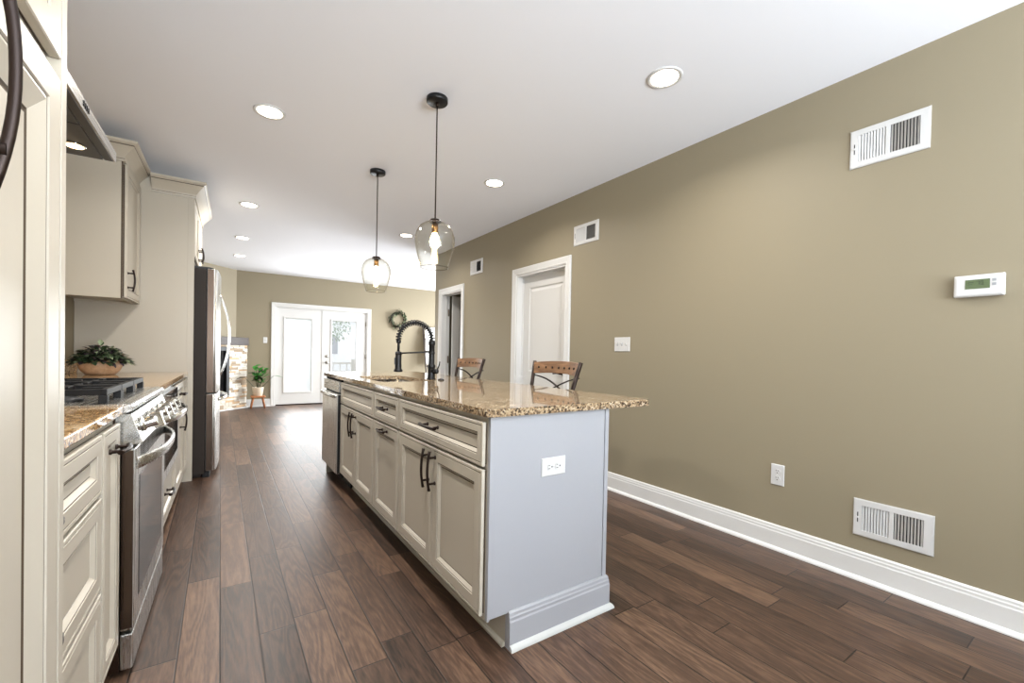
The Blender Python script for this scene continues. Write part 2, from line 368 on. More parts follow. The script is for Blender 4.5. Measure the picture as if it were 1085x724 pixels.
# angled corner wall and left wall
x0, y0, _ = W(LWALL, 8.55)
b = MB().prism([(.247, YB), (x0, YB-.247+x0), (x0-.1, YB-.247+x0+.05), (.1, YB+.1)], 0, CEIL); struct(b.build('wall_angled', M['wall']), 'short olive wall set at an angle behind the stone fireplace', 'wall')
p0, p1 = W(LWALL, -3.4), W(LWALL, 8.75)
b = MB().prism([(p0[0], p0[1]), (p0[0]-.12, p0[1]), (p1[0]-.12, p1[1]), (p1[0], p1[1])], 0, CEIL)
struct(b.build('wall_left', M['wall']), 'wall behind the left hand kitchen cabinets', 'wall')
b = MB().box(6.2, YE-.1, 0, 6.32, 6.6, CEIL).box(6.2, 9.2, 0, 6.32, YB+.1, CEIL).box(6.2, 6.6, 2.3, 6.32, 9.2, CEIL).box(6.2, 6.6, 0, 6.32, 9.2, .4)
struct(b.build('wall_living', M['wall']), 'living room side wall around a wide window', 'wall')
b = MB().box(-1.4, -3.4, 0, -.6, -3.28, CEIL).box(2.6, -3.4, 0, XW+.1, -3.28, CEIL).box(-.6, -3.4, 2.45, 2.6, -3.28, CEIL).box(-.6, -3.4, 0, 2.6, -3.28, .4)
struct(b.build('wall_rear', M['wall']), 'wall behind the viewer around a wide window', 'wall')
def window(name, x0, z0, x1, z1, loc, rotz, label):
    f = MB()
    for (a, c, d, e) in ((x0, z0, x1, z0+.06), (x0, z1-.06, x1, z1), (x0, z0+.06, x0+.06, z1-.06), (x1-.06, z0+.06, x1, z1-.06), ((x0+x1)/2-.03, z0+.06, (x0+x1)/2+.03, z1-.06)):
        f.box(a, -.04, c, d, .04, e)
    o = struct(f.build(name, M['trim'], None, loc, rotz), label, 'window')
    MB().box(x0+.05, -.004, z0+.05, x1-.05, .004, z1-.05).build('pane', M['pane'], o)
window('window_1', -.6, .4, 2.6, 2.45, (0, -3.34, 0), 0, 'wide white framed window behind the viewer')
window('window_2', -1.3, .4, 1.3, 2.3, (6.26, 7.9, 0), PI/2, 'wide white framed window in the living room side wall')
# small hall behind the open door
b = MB().box(4.3, 4.5, 0, 4.4, YE-.12, CEIL).box(XW+WT, 4.4, 0, 4.4, 4.5, CEIL)
struct(b.build('wall_hall', M['hallwall']), 'beige hall walls beyond the open door', 'wall')

# baseboards: out = away from the wall
BH = .145
BASE = [(0, 0), (.015, 0), (.015, .105), (.0135, .109), (.0125, .112), (.0125, .122), (.010, .128), (.0095, .138), (.005, BH), (0, BH)]
SHOE = [(.0149, 0), (.031, 0), (.0305, .006), (.028, .012), (.024, .017), (.018, .020), (.0149, .021)]
def baseboard(name, path, label):
    b = MB().sweep(path, BASE).sweep(path, SHOE)
    return struct(b.build(name, M['trim']), label, 'baseboard')
baseboard('baseboard_right', [(XW, D1A-.073), (XW, -3.2)][::-1][::-1], 'tall white baseboard along the right wall')
baseboard('trim_1', [(XW, D2A-.071), (XW, D1B+.073)], 'white baseboard between the two doors of the right wall')
baseboard('baseboard_back', [(.37, YB), (FA-.072, YB)], 'white baseboard between fireplace and glazed doors')
baseboard('trim_2', [(FB+.072, YB), (6.2, YB)], 'white baseboard along the back wall right of the doors')

# casing: rectangular frame of profiled boards standing on the wall face, local: x out of wall, y along, z up
def casing(y0, y1, zh, parent, w=.073, t=.019, name='casing'):
    prof = [(0, 0), (0, t*.55), (.012, t*.8), (.018, t*.65), (w-.018, t), (w-.004, t), (w, t*.8), (w, 0)]  # offset outward from opening, thickness
    vs = []
    for (o, h) in prof:
        vs += [(h, y0-o, 0), (h, y0-o, zh+o), (h, y1+o, zh+o), (h, y1+o, 0)]
    m = MB(); n = len(prof)
    for k in range(n-1):
        m.add(vs[4*k:4*k+8], [(0, 1, 5, 4), (1, 2, 6, 5), (2, 3, 7, 6)])
    m.add([vs[4*k] for k in range(n)], [tuple(range(n))]); m.add([vs[4*k+3] for k in range(n)], [tuple(range(n))])
    m.add(vs[:4]+vs[-4:], [(0, 1, 5, 4), (1, 2, 6, 5), (2, 3, 7, 6)])
    return m.build(name, M['trim'], parent)
def jamb(y0, y1, zh, depth, parent, t=.018):
    m = MB().box(-depth, y0-.004, 0, .002, y0+t, zh+.004).box(-depth, y1-t, 0, .002, y1+.004, zh+.004).box(-depth, y0+t, zh-t, .002, y1-t, zh+.004)
    m.box(-.078, y0+t, 0, -.066, y0+t+.012, zh-t).box(-.078, y1-t-.012, 0, -.066, y1-t, zh-t).box(-.078, y0+t+.012, zh-t-.012, -.066, y1-t-.012, zh-t)
    return m.build('jamb', M['trim'], parent)
def empty_struct(name, label, cat, loc, rotz):
    o = bpy.data.objects.new(name, None); COL.objects.link(o); o.location = loc; o.rotation_euler = (0, 0, rotz); o.empty_display_size = .1
    return struct(o, label, cat)
PAN = [(0, 0), (0, .0005), (.010, -.007), (.016, -.007), (.040, -.001)]
def panel_leaf(w, h, t=.035):
    # two-panel door leaf: local x = face outwards (face at x=0), y 0..w, z 0..h
    m = MB(); st = .115; rails = [(.20, .78), (.93, h-.12)]
    m.box(-t, 0, 0, -t+.001, w, h)
    ys = [0, st, w-st, w]; zs = [0, rails[0][0], rails[0][1], rails[1][0], rails[1][1], h]
    for i in range(3):
        for j in range(5):
            if i == 1 and j in (1, 3): continue
            m.add([(0, ys[i], zs[j]), (0, ys[i+1], zs[j]), (0, ys[i+1], zs[j+1]), (0, ys[i], zs[j+1])], [(0, 1, 2, 3)])
    for (a, c) in rails:
        vs = []
        for (q, hh) in [(0, 0), (.012, -.009), (.022, -.009), (.046, -.002)]:
            vs += [(hh, st+q, a+q), (hh, w-st-q, a+q), (hh, w-st-q, c-q), (hh, st+q, c-q)]
        for k in range(3): m.add(vs[4*k:4*k+8], [(j, (j+1) % 4, 4+(j+1) % 4, 4+j) for j in range(4)])
        m.add(vs[-4:], [(0, 1, 2, 3)])
    for q in (((0, 0), (w, 0)), ((w, 0), (w, h)), ((w, h), (0, h)), ((0, h), (0, 0))):
        (a, c), (d, e) = q; m.add([(0, a, c), (0, d, e), (-t, d, e), (-t, a, c)], [(0, 1, 2, 3)])
    return m
def hinge(parent, loc, mat='bronze', h=.09):
    m = MB().tube([(0, 0, -h/2), (0, 0, h/2)], .007, 8).box(-.002, -.018, -h/2, .001, .018, h/2); m.lathe([(.004, h/2), (.008, h/2+.003), (.003, h/2+.009)], seg=8)
    o = m.build('hinge', M[mat], parent); o.location = loc; return o
def lever(parent, loc, sgn=1):
    m = MB().lathe([(.031, 0), (.031, .006), (.026, .011), (.011, .012), (.011, .045)], seg=20, axis='x')
    m.tube([(.045, 0, 0), (.05, sgn*.02, .002), (.05, sgn*.06, .004), (.047, sgn*.115, -.004)], [.011, .010, .009, .008], 8)
    o = m.build('lever_handle', M['bronze'], parent); o.location = loc; return o

# door_2: closed white panel door in the right wall.  local x+ = into the room (world -x), so rotz = pi
d = empty_struct('door_2', 'closed white panel door in the right wall behind the bar stools', 'door', (XW, D1B, 0), PI)
casing(0, D1B-D1A, DH, d); jamb(0, D1B-D1A, DH, WT, d)
wl = D1B-D1A-.044
o = panel_leaf(wl, DH-.03).build('door_leaf', M['trim'], d); o.location = (-.079, .022, .008)
lever(o, (0, wl-.07, .93), -1)
# door_3: door standing open into the hall
d = empty_struct('door_3', 'open white door in the right wall near its far end', 'door', (XW, D2B, 0), PI)
casing(0, D2B-D2A, DH, d); jamb(0, D2B-D2A, DH, WT, d)
wl = D2B-D2A-.044
o = panel_leaf(wl, DH-.03).build('door_leaf', M['trim'], d); o.location = (-.145, .085, .008)
o.rotation_euler = (0, 0, math.radians(88))
for z in (.25, 1.02, 1.72): hinge(d, (-.10, .040, z), 'hingeb', .10)

# ------------------------------------------------------------------ french doors (door_1), local x+ = into the room (world -y) -> rotz = -pi/2, local y = world x
d = empty_struct('door_1', 'white double doors with full glass at the far end', 'door', (0, YB, 0), -PI/2)
# rotz=-90: local x -> -y world, local y -> +x world
casing(FA, FB, FH, d)
jamb(FA, FB, FH, .12, d)
mid = 1.79
def glass_leaf(y0, y1, g0, g1, gz0, gz1, name='door_leaf'):
    m = MB(); t = .044; X = -.03
    for (a, c, e, f) in ((y0, .02, g0, FH-.02), (g1, .02, y1, FH-.02), (g0, .02, g1, gz0), (g0, gz1, g1, FH-.02)):
        m.box(X-t, a, c, X, e, f)
    o = m.build(name, M['trim'], d)
    fm = MB(); pr = [(0, 0), (0, .010), (.008, .014), (.024, .010), (.030, .002), (.030, -.02)]
    vs = []
    for (i, hh) in pr: vs += [(X+hh, g0-.022+i, gz0-.022+i), (X+hh, g1+.022-i, gz0-.022+i), (X+hh, g1+.022-i, gz1+.022-i), (X+hh, g0-.022+i, gz1+.022-i)]
    for k in range(len(pr)-1): fm.add(vs[4*k:4*k+8], [(j, (j+1) % 4, 4+(j+1) % 4, 4+j) for j in range(4)])
    fm.build('glazing_frame', M['trim'], o)
    MB().box(X-.026, g0-.005, gz0-.005, X-.020, g1+.005, gz1+.005).build('glass', M['pane'], o)
    return o
lf = glass_leaf(FA+.022, mid-.002, 1.075, 1.575, .265, 1.765)
m = MB(); z = .272
while z < 1.755:
    m.add([(-.066, 1.078, z), (-.060, 1.572, z)] and [(-.068, 1.078, z), (-.068, 1.572, z), (-.060, 1.572, z+.0155), (-.060, 1.078, z+.0155)], [(0, 1, 2, 3)]); z += .0145
m.box(-.070, 1.078, 1.745, -.056, 1.572, 1.763)
m.build('blind', M['blind'], lf)
rf = glass_leaf(mid+.002, FB-.022, 1.965, 2.47, .265, 1.765)
MB().box(-.03, mid-.018, .02, -.022, mid+.012, FH-.022).build('astragal', M['trim'], d)
for z, r in ((1.0, .028), (.868, .030)):
    k = MB()
    if z > .9: k.lathe([(.030, 0), (.030, .006), (.022, .014), (.021, .022), (0, .024)], seg=20, axis='x'); nm = 'deadbolt'
    else: k.lathe([(.032, 0), (.032, .006), (.012, .010), (.012, .028), (.026, .036), (.029, .048), (.024, .060), (0, .064)], seg=20, axis='x'); nm = 'door_knob'
    o = k.build(nm, M['satin'], rf); o.location = (-.03, 1.872, z)
for z in (.30, 1.0, 1.72): hinge(d, (-.018, FB-.026, z), 'satin')
MB().box(-.12, FA, 0, -.005, FB, .018).build('threshold', M['bronze'], d)

# ------------------------------------------------------------------ outdoors, seen washed out through the right hand glass
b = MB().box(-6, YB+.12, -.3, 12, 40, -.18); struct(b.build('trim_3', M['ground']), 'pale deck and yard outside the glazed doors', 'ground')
t = thing('deck_railing', 'white railing on the deck outside the glazed doors', 'railing', (0, 12.0, -.18))
m = MB().box(-1, -.03, .95, 7, .03, 1.0).box(-1, -.02, .10, 7, .02, .14); m.build('rail', M['trim'], t)
for k in range(46): MB().box(-.95+k*.17, -.012, .14, -.93+k*.17, .012, .95).build('baluster', M['trim'], t)
for k in range(5): MB().box(-1+k*1.95, -.05, 0, -.9+k*1.95, .05, 1.08).build('post', M['trim'], t)
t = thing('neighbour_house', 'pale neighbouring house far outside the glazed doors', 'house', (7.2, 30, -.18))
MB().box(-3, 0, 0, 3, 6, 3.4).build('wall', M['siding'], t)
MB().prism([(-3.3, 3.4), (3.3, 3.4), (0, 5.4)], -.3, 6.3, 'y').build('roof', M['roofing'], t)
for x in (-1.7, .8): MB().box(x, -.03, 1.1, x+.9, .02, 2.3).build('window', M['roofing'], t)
def blob(mb, c, r, n, size, mats=1):
    for _ in range(n):
        th = random.uniform(0, 2*PI); ph = math.acos(random.uniform(-1, 1)); q = r*random.uniform(.45, 1)
        p = Vector((c[0]+q*math.sin(ph)*math.cos(th), c[1]+q*math.sin(ph)*math.sin(th), c[2]+q*math.cos(ph)))
        leaf(mb, p, Vector((random.gauss(0, 1), random.gauss(0, 1), random.gauss(0, 1))), size*random.uniform(.6, 1.2), size*.5, random.randrange(mats))
def leaf(mb, base, direc, length, width, mat=0, droop=.15, normal=None):
    d = Vector(direc).normalized(); s_ = d.cross(Vector((0, 0, 1)))
    if s_.length < .05: s_ = Vector((1, 0, 0))
    s_.normalize(); n = s_.cross(d).normalized()
    base = Vector(base); P = []
    for (t, w) in ((0, .12), (.3, .85), (.6, .95), (.85, .55), (1, 0)):
        c = base+d*(length*t)-Vector((0, 0, 1))*(droop*length*t*t)
        if w: P.append((c-s_*(width*w/2)+n*(.12*width*w), c, c+s_*(width*w/2)+n*(.12*width*w)))
        else: P.append((c,))
    vs = [v for q in P for v in q]
    fs = []
    for i in range(3): a = 3*i; fs += [(a, a+1, a+4, a+3), (a+1, a+2, a+5, a+4)]
    fs += [(9, 10, 12), (10, 11, 12)]
    mb.add(vs, fs, mat, True)
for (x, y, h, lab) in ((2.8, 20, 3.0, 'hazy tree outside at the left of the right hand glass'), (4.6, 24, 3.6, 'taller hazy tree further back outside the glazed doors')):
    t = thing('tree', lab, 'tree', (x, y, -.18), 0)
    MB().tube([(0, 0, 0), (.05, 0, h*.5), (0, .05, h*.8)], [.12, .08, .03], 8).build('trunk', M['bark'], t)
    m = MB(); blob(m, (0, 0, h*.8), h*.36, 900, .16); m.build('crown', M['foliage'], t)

# ------------------------------------------------------------------ cabinet kit.  local frame: x = out of the face, y = along, z = up
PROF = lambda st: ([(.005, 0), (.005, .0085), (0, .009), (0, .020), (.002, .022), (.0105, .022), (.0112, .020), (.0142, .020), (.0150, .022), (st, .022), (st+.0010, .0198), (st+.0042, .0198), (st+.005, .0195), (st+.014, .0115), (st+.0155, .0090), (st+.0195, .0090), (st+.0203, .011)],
                   [1, 1, 0, 0, 0, 0, 1, 0, 0, 0, 1, 0, 0, 0, 1, 0])  # first two bands paint the shaded gap behind each front
CABM = [M['cab'], M['glaze_gapshade']]
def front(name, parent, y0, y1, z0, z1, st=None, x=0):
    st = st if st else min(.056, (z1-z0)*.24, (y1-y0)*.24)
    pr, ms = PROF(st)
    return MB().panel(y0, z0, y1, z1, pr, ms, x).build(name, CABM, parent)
def pull(parent, y, z, length=.15, vertical=False, x=.022, r=.0058, stand=.030):
    m = MB(); L = length/2; pts = []; n = 12
    for i in range(n+1):
        t = -1+2*i/n; o = x+stand+.010*(1-t*t)-.002
        pts.append((o, 0, t*L) if vertical else (o, t*L, 0))
    rad = [r*(1.25 if i in (0, n) else 1) for i in range(n+1)]
    m.tube(pts, rad, 8, flat=(1, 1.25))
    for t in (-.66, .66):
        c = (0, t*L) if vertical else (t*L, 0)
        m.tube([(x-.001, c[0], c[1]), (x+.004, c[0], c[1]), (x+.006, c[0], c[1]), (x+stand+.003, c[0], c[1])], [r*1.5, r*1.5, r*.9, r*.9], 8)
    o = m.build('handle', M['bronze'], parent); o.location = (0, y, z); return o
def box_body(parent, w, depth, z0, z1, toe=.13, rec=.092, name='body', gap=.0):
    m = MB().box(-depth, 0, toe if z0 == 0 else z0, 0, w, z1)
    o = m.build(name, M['cab'], parent, bevel=.0015)
    if z0 == 0:
        MB().box(-rec-.012, 0, 0, -rec, w, toe).sweep([(-rec, 0), (-rec, w)], [(0.0, 0), (.014, 0), (.013, .008), (.008, .014), (0.0, .016)]).build('toe_kick', M['cab'], parent)
    return o
def crown(mb, path, z0, h=.125, out=.085, mats=None):
    pr = [(0, z0), (.010, z0), (.012, z0+.014), (.010, z0+.018), (.014, z0+.030), (.030, z0+.052), (.050, z0+.076), (.062, z0+.088), (.066, z0+.092), (.068, z0+.098), (.078, z0+.104), (out, z0+.112), (out, z0+h), (0, z0+h)]
    ms = [0, 0, 1, 0, 0, 0, 0, 0, 1, 0, 0, 0, 0, 0]
    mb.sweep(path, pr, 0, False, ms)

# ------------------------------------------------------------------ island (cabinets face world -x: rotz = pi)
IF = .822; IB = 1.434; CT = .92; CB = .889
IG = 'island base cabinets'
def icab(name, label, ya, yb, cat='cabinet', group=None):
    # ya < yb are world Y limits
    return thing(name, label, cat, (IF, yb, 0), PI, group), yb-ya
R = .0015
g = .010   # reveal beside a front
t, w = icab('base_cabinet', 'wide greige island cabinet nearest the camera with one drawer over two doors', 1.364, 2.262)
box_body(t, w, IB-IF-.02, 0, CB)
dr = front('drawer', t, g, w-.002, .705, .868); pull(dr, w/2, .79, .17)
a = front('door', t, g, w/2-.002, .150, .692); pull(a, w/2-.035, .595, .175, True)
a = front('door', t, w/2+.002, w-.002, .150, .692); pull(a, w/2+.035, .595, .175, True)
t, w = icab('base_cabinet', 'narrow greige island cabinet with one drawer over a single pull-out front', 2.264, 2.722)
box_body(t, w, IB-IF-.02, 0, CB)
dr = front('drawer', t, g, w-g, .705, .868); pull(dr, w/2, .79, .13)
a = front('door', t, g, w-g, .150, .692); pull(a, w/2, .66, .13)
t, w = icab('base_cabinet', 'greige island sink cabinet with a plain false drawer over two doors', 2.724, 3.622)
box_body(t, w, IB-IF-.02, 0, .60)
MB().box(-.02, 0, .60, 0, w, CB).build('face_frame', M['cab'], t)
front('false_drawer', t, g, w-g, .705, .868)
a = front('door', t, g, w/2-.002, .150, .692); pull(a, w/2-.035, .595, .175, True)
a = front('door', t, w/2+.002, w-g, .150, .692); pull(a, w/2+.035, .595, .175, True)
# dishwasher
t, w = icab('dishwasher', 'stainless steel dishwasher at the far end of the island', 3.626, 4.226, 'dishwasher')
MB().box(-.57, .003, .10, .012, w-.003, CB-.004).build('body', M['darkcav'], t)
o = MB().box(.013, .006, .13, .045, w-.006, .772).build('door', M['steel'], t, bevel=.005)
MB().box(.012, w-.0062, .135, .038, w-.0045, .765).build('door_edge', M['black'], o)
MB().box(.012, .006, .785, .034, w-.006, .872).build('control_panel', M['steelh'], t, bevel=.004)
pts = [(.040, .04, .752), (.064, .07, .755), (.070, w/2, .755), (.064, w-.07, .755), (.040, w-.04, .752)]
MB().tube(pts, .013, 10, flat=(1.3, .8)).build('handle', M['steelh'], o)
MB().box(-.085, .01, 0, -.07, w-.01, .10).build('toe_kick', M['black'], t)
t = thing('island_side_panel', 'greige panel closing the far end of the island beside the dishwasher', 'panel', (IF, 4.228, 0))
MB().box(0, 0, 0, IB-IF-.02, .022, CB).build('panel', M['cab'], t, bevel=.0015)
# near end panel, back panel, mouldings
t = thing('island_end_panel', 'pale grey panel on the near end of the island with white base moulding', 'panel', (IF, 1.345, 0))
MB().prism([(0, .132), (.008, .132), (.012, .138), (.092, .138), (.092, 0), (IB-IF-.024, 0), (IB-IF-.024, CB), (0, CB)], 0, .018, 'y').build('panel', M['islandend'], t, bevel=.001)
MB().box(IB-IF-.022, -.003, 0, IB-IF, .018, CB).build('corner_strip', M['islandend'], t, bevel=.0015)
pth = [(.092, 0), (IB-IF, 0), (IB-IF, .0175)]
# out must point to -y / +x : travel +x has right-hand side -y
MB().sweep(pth, BASE).build('base_moulding', M['islandend'], t)
MB().sweep([(.092, .8), (.092, 0)][1:]+pth[1:], [(a_, b_) for a_, b_ in SHOE]).build('shoe_moulding', M['shoe'], t)
tb = thing('island_back_panel', 'long pale panel closing the stool side of the island', 'panel', (IF, 1.345, 0))
MB().box(IB-IF-.019, .0185, 0, IB-IF, 2.905, CB).build('panel', M['islandend'], tb)
MB().sweep([(IB-IF, .0185), (IB-IF, 2.905)], BASE).build('base_moulding', M['islandend'], tb)
MB().sweep([(IB-IF, .0185), (IB-IF, 2.905)], SHOE).build('shoe_moulding', M['shoe'], tb)
# electrical outlet on the island end
def outlet(loc, rotz, horizontal, label):
    t = thing('wall_outlet', label, 'outlet', loc, rotz)
    w, h = (.122, .073) if horizontal else (.073, .122)
    MB().panel(-w/2, -h/2, w/2, h/2, [(0, 0), (0, .003), (.003, .0055)], [0, 0]).build('cover_plate', M['plastic'], t)
    for s_ in (-1, 1):
        m = MB(); cy, cz = (s_*.0205, 0) if horizontal else (0, s_*.0205)
        pts = []
        for k in range(20):
            q = 2*PI*k/20; a, c = .0165*math.cos(q), .0165*math.sin(q)
            if horizontal: a = max(-.0135, min(.0135, a))
            else: c = max(-.0135, min(.0135, c))
            pts.append((cy+a, cz+c))
        m.prism(pts, .0045, .0075, 'x', 0)
        def slot(a0, c0, a1, c1):
            if horizontal: a0, c0, a1, c1 = -c1, a0, -c0, a1
            m.box(.0070, cy+min(a0, a1), cz+min(c0, c1), .0082, cy+max(a0, a1), cz+max(c0, c1), 1)
        slot(-.0075, .001, -.0052, .010); slot(.0052, .002, .0072, .0095); slot(-.0028, -.0105, .0028, -.0055)
        m.build('socket', [M['plastic'], M['slot']], t)
    MB().lathe([(.0032, .005), (.0032, .0068), (0, .0072)], seg=10, axis='x').build('screw', M['plastic'], t)
    return t
outlet((1.121, 1.345, .672), -PI/2, True, 'white sideways outlet on the near end of the island')
outlet((XW, 1.2205, .44), PI, False, 'white upright outlet low on the right wall')
# countertop with the sink cut out
def rrect(x0, y0, x1, y1, r, n=5):
    pts = []
    for (cx, cy, a0) in ((x1-r, y0+r, -PI/2), (x1-r, y1-r, 0), (x0+r, y1-r, PI/2), (x0+r, y0+r, PI)):
        for k in range(n+1): q = a0+PI/2*k/n; pts.append((cx+r*math.cos(q), cy+r*math.sin(q)))
    return pts
def slab_with_hole(outer, inner, z0, z1, ease=.006):
    bm = bmesh.new()
    def loop(pts, z):
        vs = [bm.verts.new((p[0], p[1], z)) for p in pts]; es = [bm.edges.new((vs[i], vs[(i+1) % len(vs)])) for i in range(len(vs))]; return vs, es
    rings = {}
    for z in (z0, z1):
        o_, eo = loop(outer, z); i_, ei = loop(inner, z) if inner else ([], [])
        bmesh.ops.triangle_fill(bm, edges=eo+ei, use_beauty=True); rings[z] = (o_, i_)
    for q in (0, 1):
        A, B = rings[z0][q], rings[z1][q]
        for i in range(len(A)):
            j = (i+1) % len(A); bm.faces.new((A[i], A[j], B[j], B[i]))
    bmesh.ops.recalc_face_normals(bm, faces=bm.faces)
    return bm
def bm_obj(bm, name, mat, parent=None, bevel=0, loc=None, rotz=0):
    me = bpy.data.meshes.new(name); bm.to_mesh(me); bm.free(); me.materials.append(mat)
    o = bpy.data.objects.new(name, me); COL.objects.link(o)
    if parent is not None: o.parent = parent
    if loc: o.location = loc
    o.rotation_euler = (0, 0, rotz)
    if bevel:
        b = o.modifiers.new('bevel', 'BEVEL'); b.width = bevel; b.segments = 3; b.limit_method = 'ANGLE'; b.angle_limit = math.radians(50)
    return o
SX0, SX1, SY0, SY1 = .89, 1.268, 2.84, 3.56
bm = slab_with_hole(rrect(.797, 1.322, 1.695, 4.315, .028), rrect(SX0, SY0, SX1, SY1, .045)[::-1], CB+.001, CT)
o = bm_obj(bm, 'island_countertop', M['granite'], None, .006)
tag(o, 'tan speckled granite countertop on the island with a sink cutout', 'countertop')
t = thing('sink', 'undermount stainless sink set into the island countertop', 'sink', (0, 0, 0))
m = MB(); ou = rrect(SX0-.02, SY0-.02, SX1+.02, SY1+.02, .08); inn = rrect(SX0-.006, SY0-.006, SX1+.006, SY1+.006, .072); bot = rrect(SX0+.012, SY0+.012, SX1-.012, SY1-.012, .06); fl = rrect(SX0+.05, SY0+.05, SX1-.05, SY1-.05, .05)
n = len(ou); L4 = [(ou, CB-.001), (inn, CB-.001), (bot, .70), (fl, .675)]
vs = [(p[0], p[1], z) for (q, z) in L4 for p in q]
for k in range(3): m.add(vs[k*n:(k+2)*n], [(i, (i+1) % n, n+(i+1) % n, n+i) for i in range(n)], 0, k > 0)
m.add(vs[3*n:], [tuple(range(n))])
m.build('basin', M['steelh'], t)
MB().lathe([(.05, .6755), (.05, .679), (.038, .679), (.034, .672), (0, .671)], (1.08, 3.2, 0), 20).build('drain', M['chrome'], t)

# faucet
t = thing('faucet', 'black spring pull-down faucet behind the island sink', 'faucet', (1.318, 3.03, CT+.0003))
m = MB().lathe([(.034, 0), (.034, .006), (.029, .012), (.027, .05), (.027, .085), (.030, .09), (.030, .105), (.023, .112), (.0215, .255), (.026, .260), (.026, .285), (.014, .292)], seg=20)
m.build('base', M['black'], t)
cx, cz, rr = -.128, .29, .128
path = [(0, 0, .285+.0*k) for k in range(1)]
arc = [(cx+rr*math.cos(q), 0, cz+rr*math.sin(q)) for q in [PI*k/26 for k in range(27)]]
MB().tube([(0, 0, .28)]+arc+[(cx-rr, 0, .26), (cx-rr, 0, .20)], .0095, 8).build('hose', M['black'], t)
# spring wound around the arc
sp = []
N_ = 21*12
for i in range(N_+1):
    q = PI*i/N_; c = Vector((cx+rr*math.cos(q), 0, cz+rr*math.sin(q))); nr = Vector((math.cos(q), 0, math.sin(q))); ph = 2*PI*i/12
    sp.append(c+nr*(.0185*math.cos(ph))+Vector((0, 1, 0))*(.0185*math.sin(ph)))
MB().tube(sp, .0045, 5).build('spring', M['black'], t)
MB().lathe([(.012, .285), (.017, .288), (.017, .268), (.012, .262)], (cx-rr, 0, 0), 16).lathe([(.012, .205), (.022, .200), (.022, .12), (.024, .10), (.023, .08), (.031, .072), (.032, .06), (.022, .056), (0, .056)], (cx-rr, 0, 0), 16).box(cx-rr-.028, -.006, .11, cx-rr-.016, .006, .16).build('spray_head', M['black'], t)
MB().tube([(0, 0, .272), (cx-rr, 0, .185)][:1]+[(-.02, 0, .205), (cx-rr+.02, 0, .192)], .006, 8).lathe([(.0245, .19), (.0245, .205)], (0, 0, 0), 16).lathe([(.0235, .18), (.0235, .196)], (cx-rr, 0, 0), 16).build('support_arm', M['black'], t)
MB().tube([(0, -.015, .062), (.012, -.050, .062)], .015, 12).lathe([(0, -.02), (.016, -.016), (.02, 0), (.016, .016), (0, .02)], (.014, -.056, .062), 14).tube([(.016, -.062, .066), (.03, -.075, .11), (.032, -.078, .135)], [.006, .005, .004], 8).build('lever', M['black'], t)
o = MB().lathe([(.024, 0), (.024, .004), (.019, .009), (.012, .010), (.011, .013), (0, .014)], seg=20).build('sink_button', M['black'], None, (1.34, 2.905, CT)); tag(o, 'small round black air switch on the island beside the faucet', 'button')

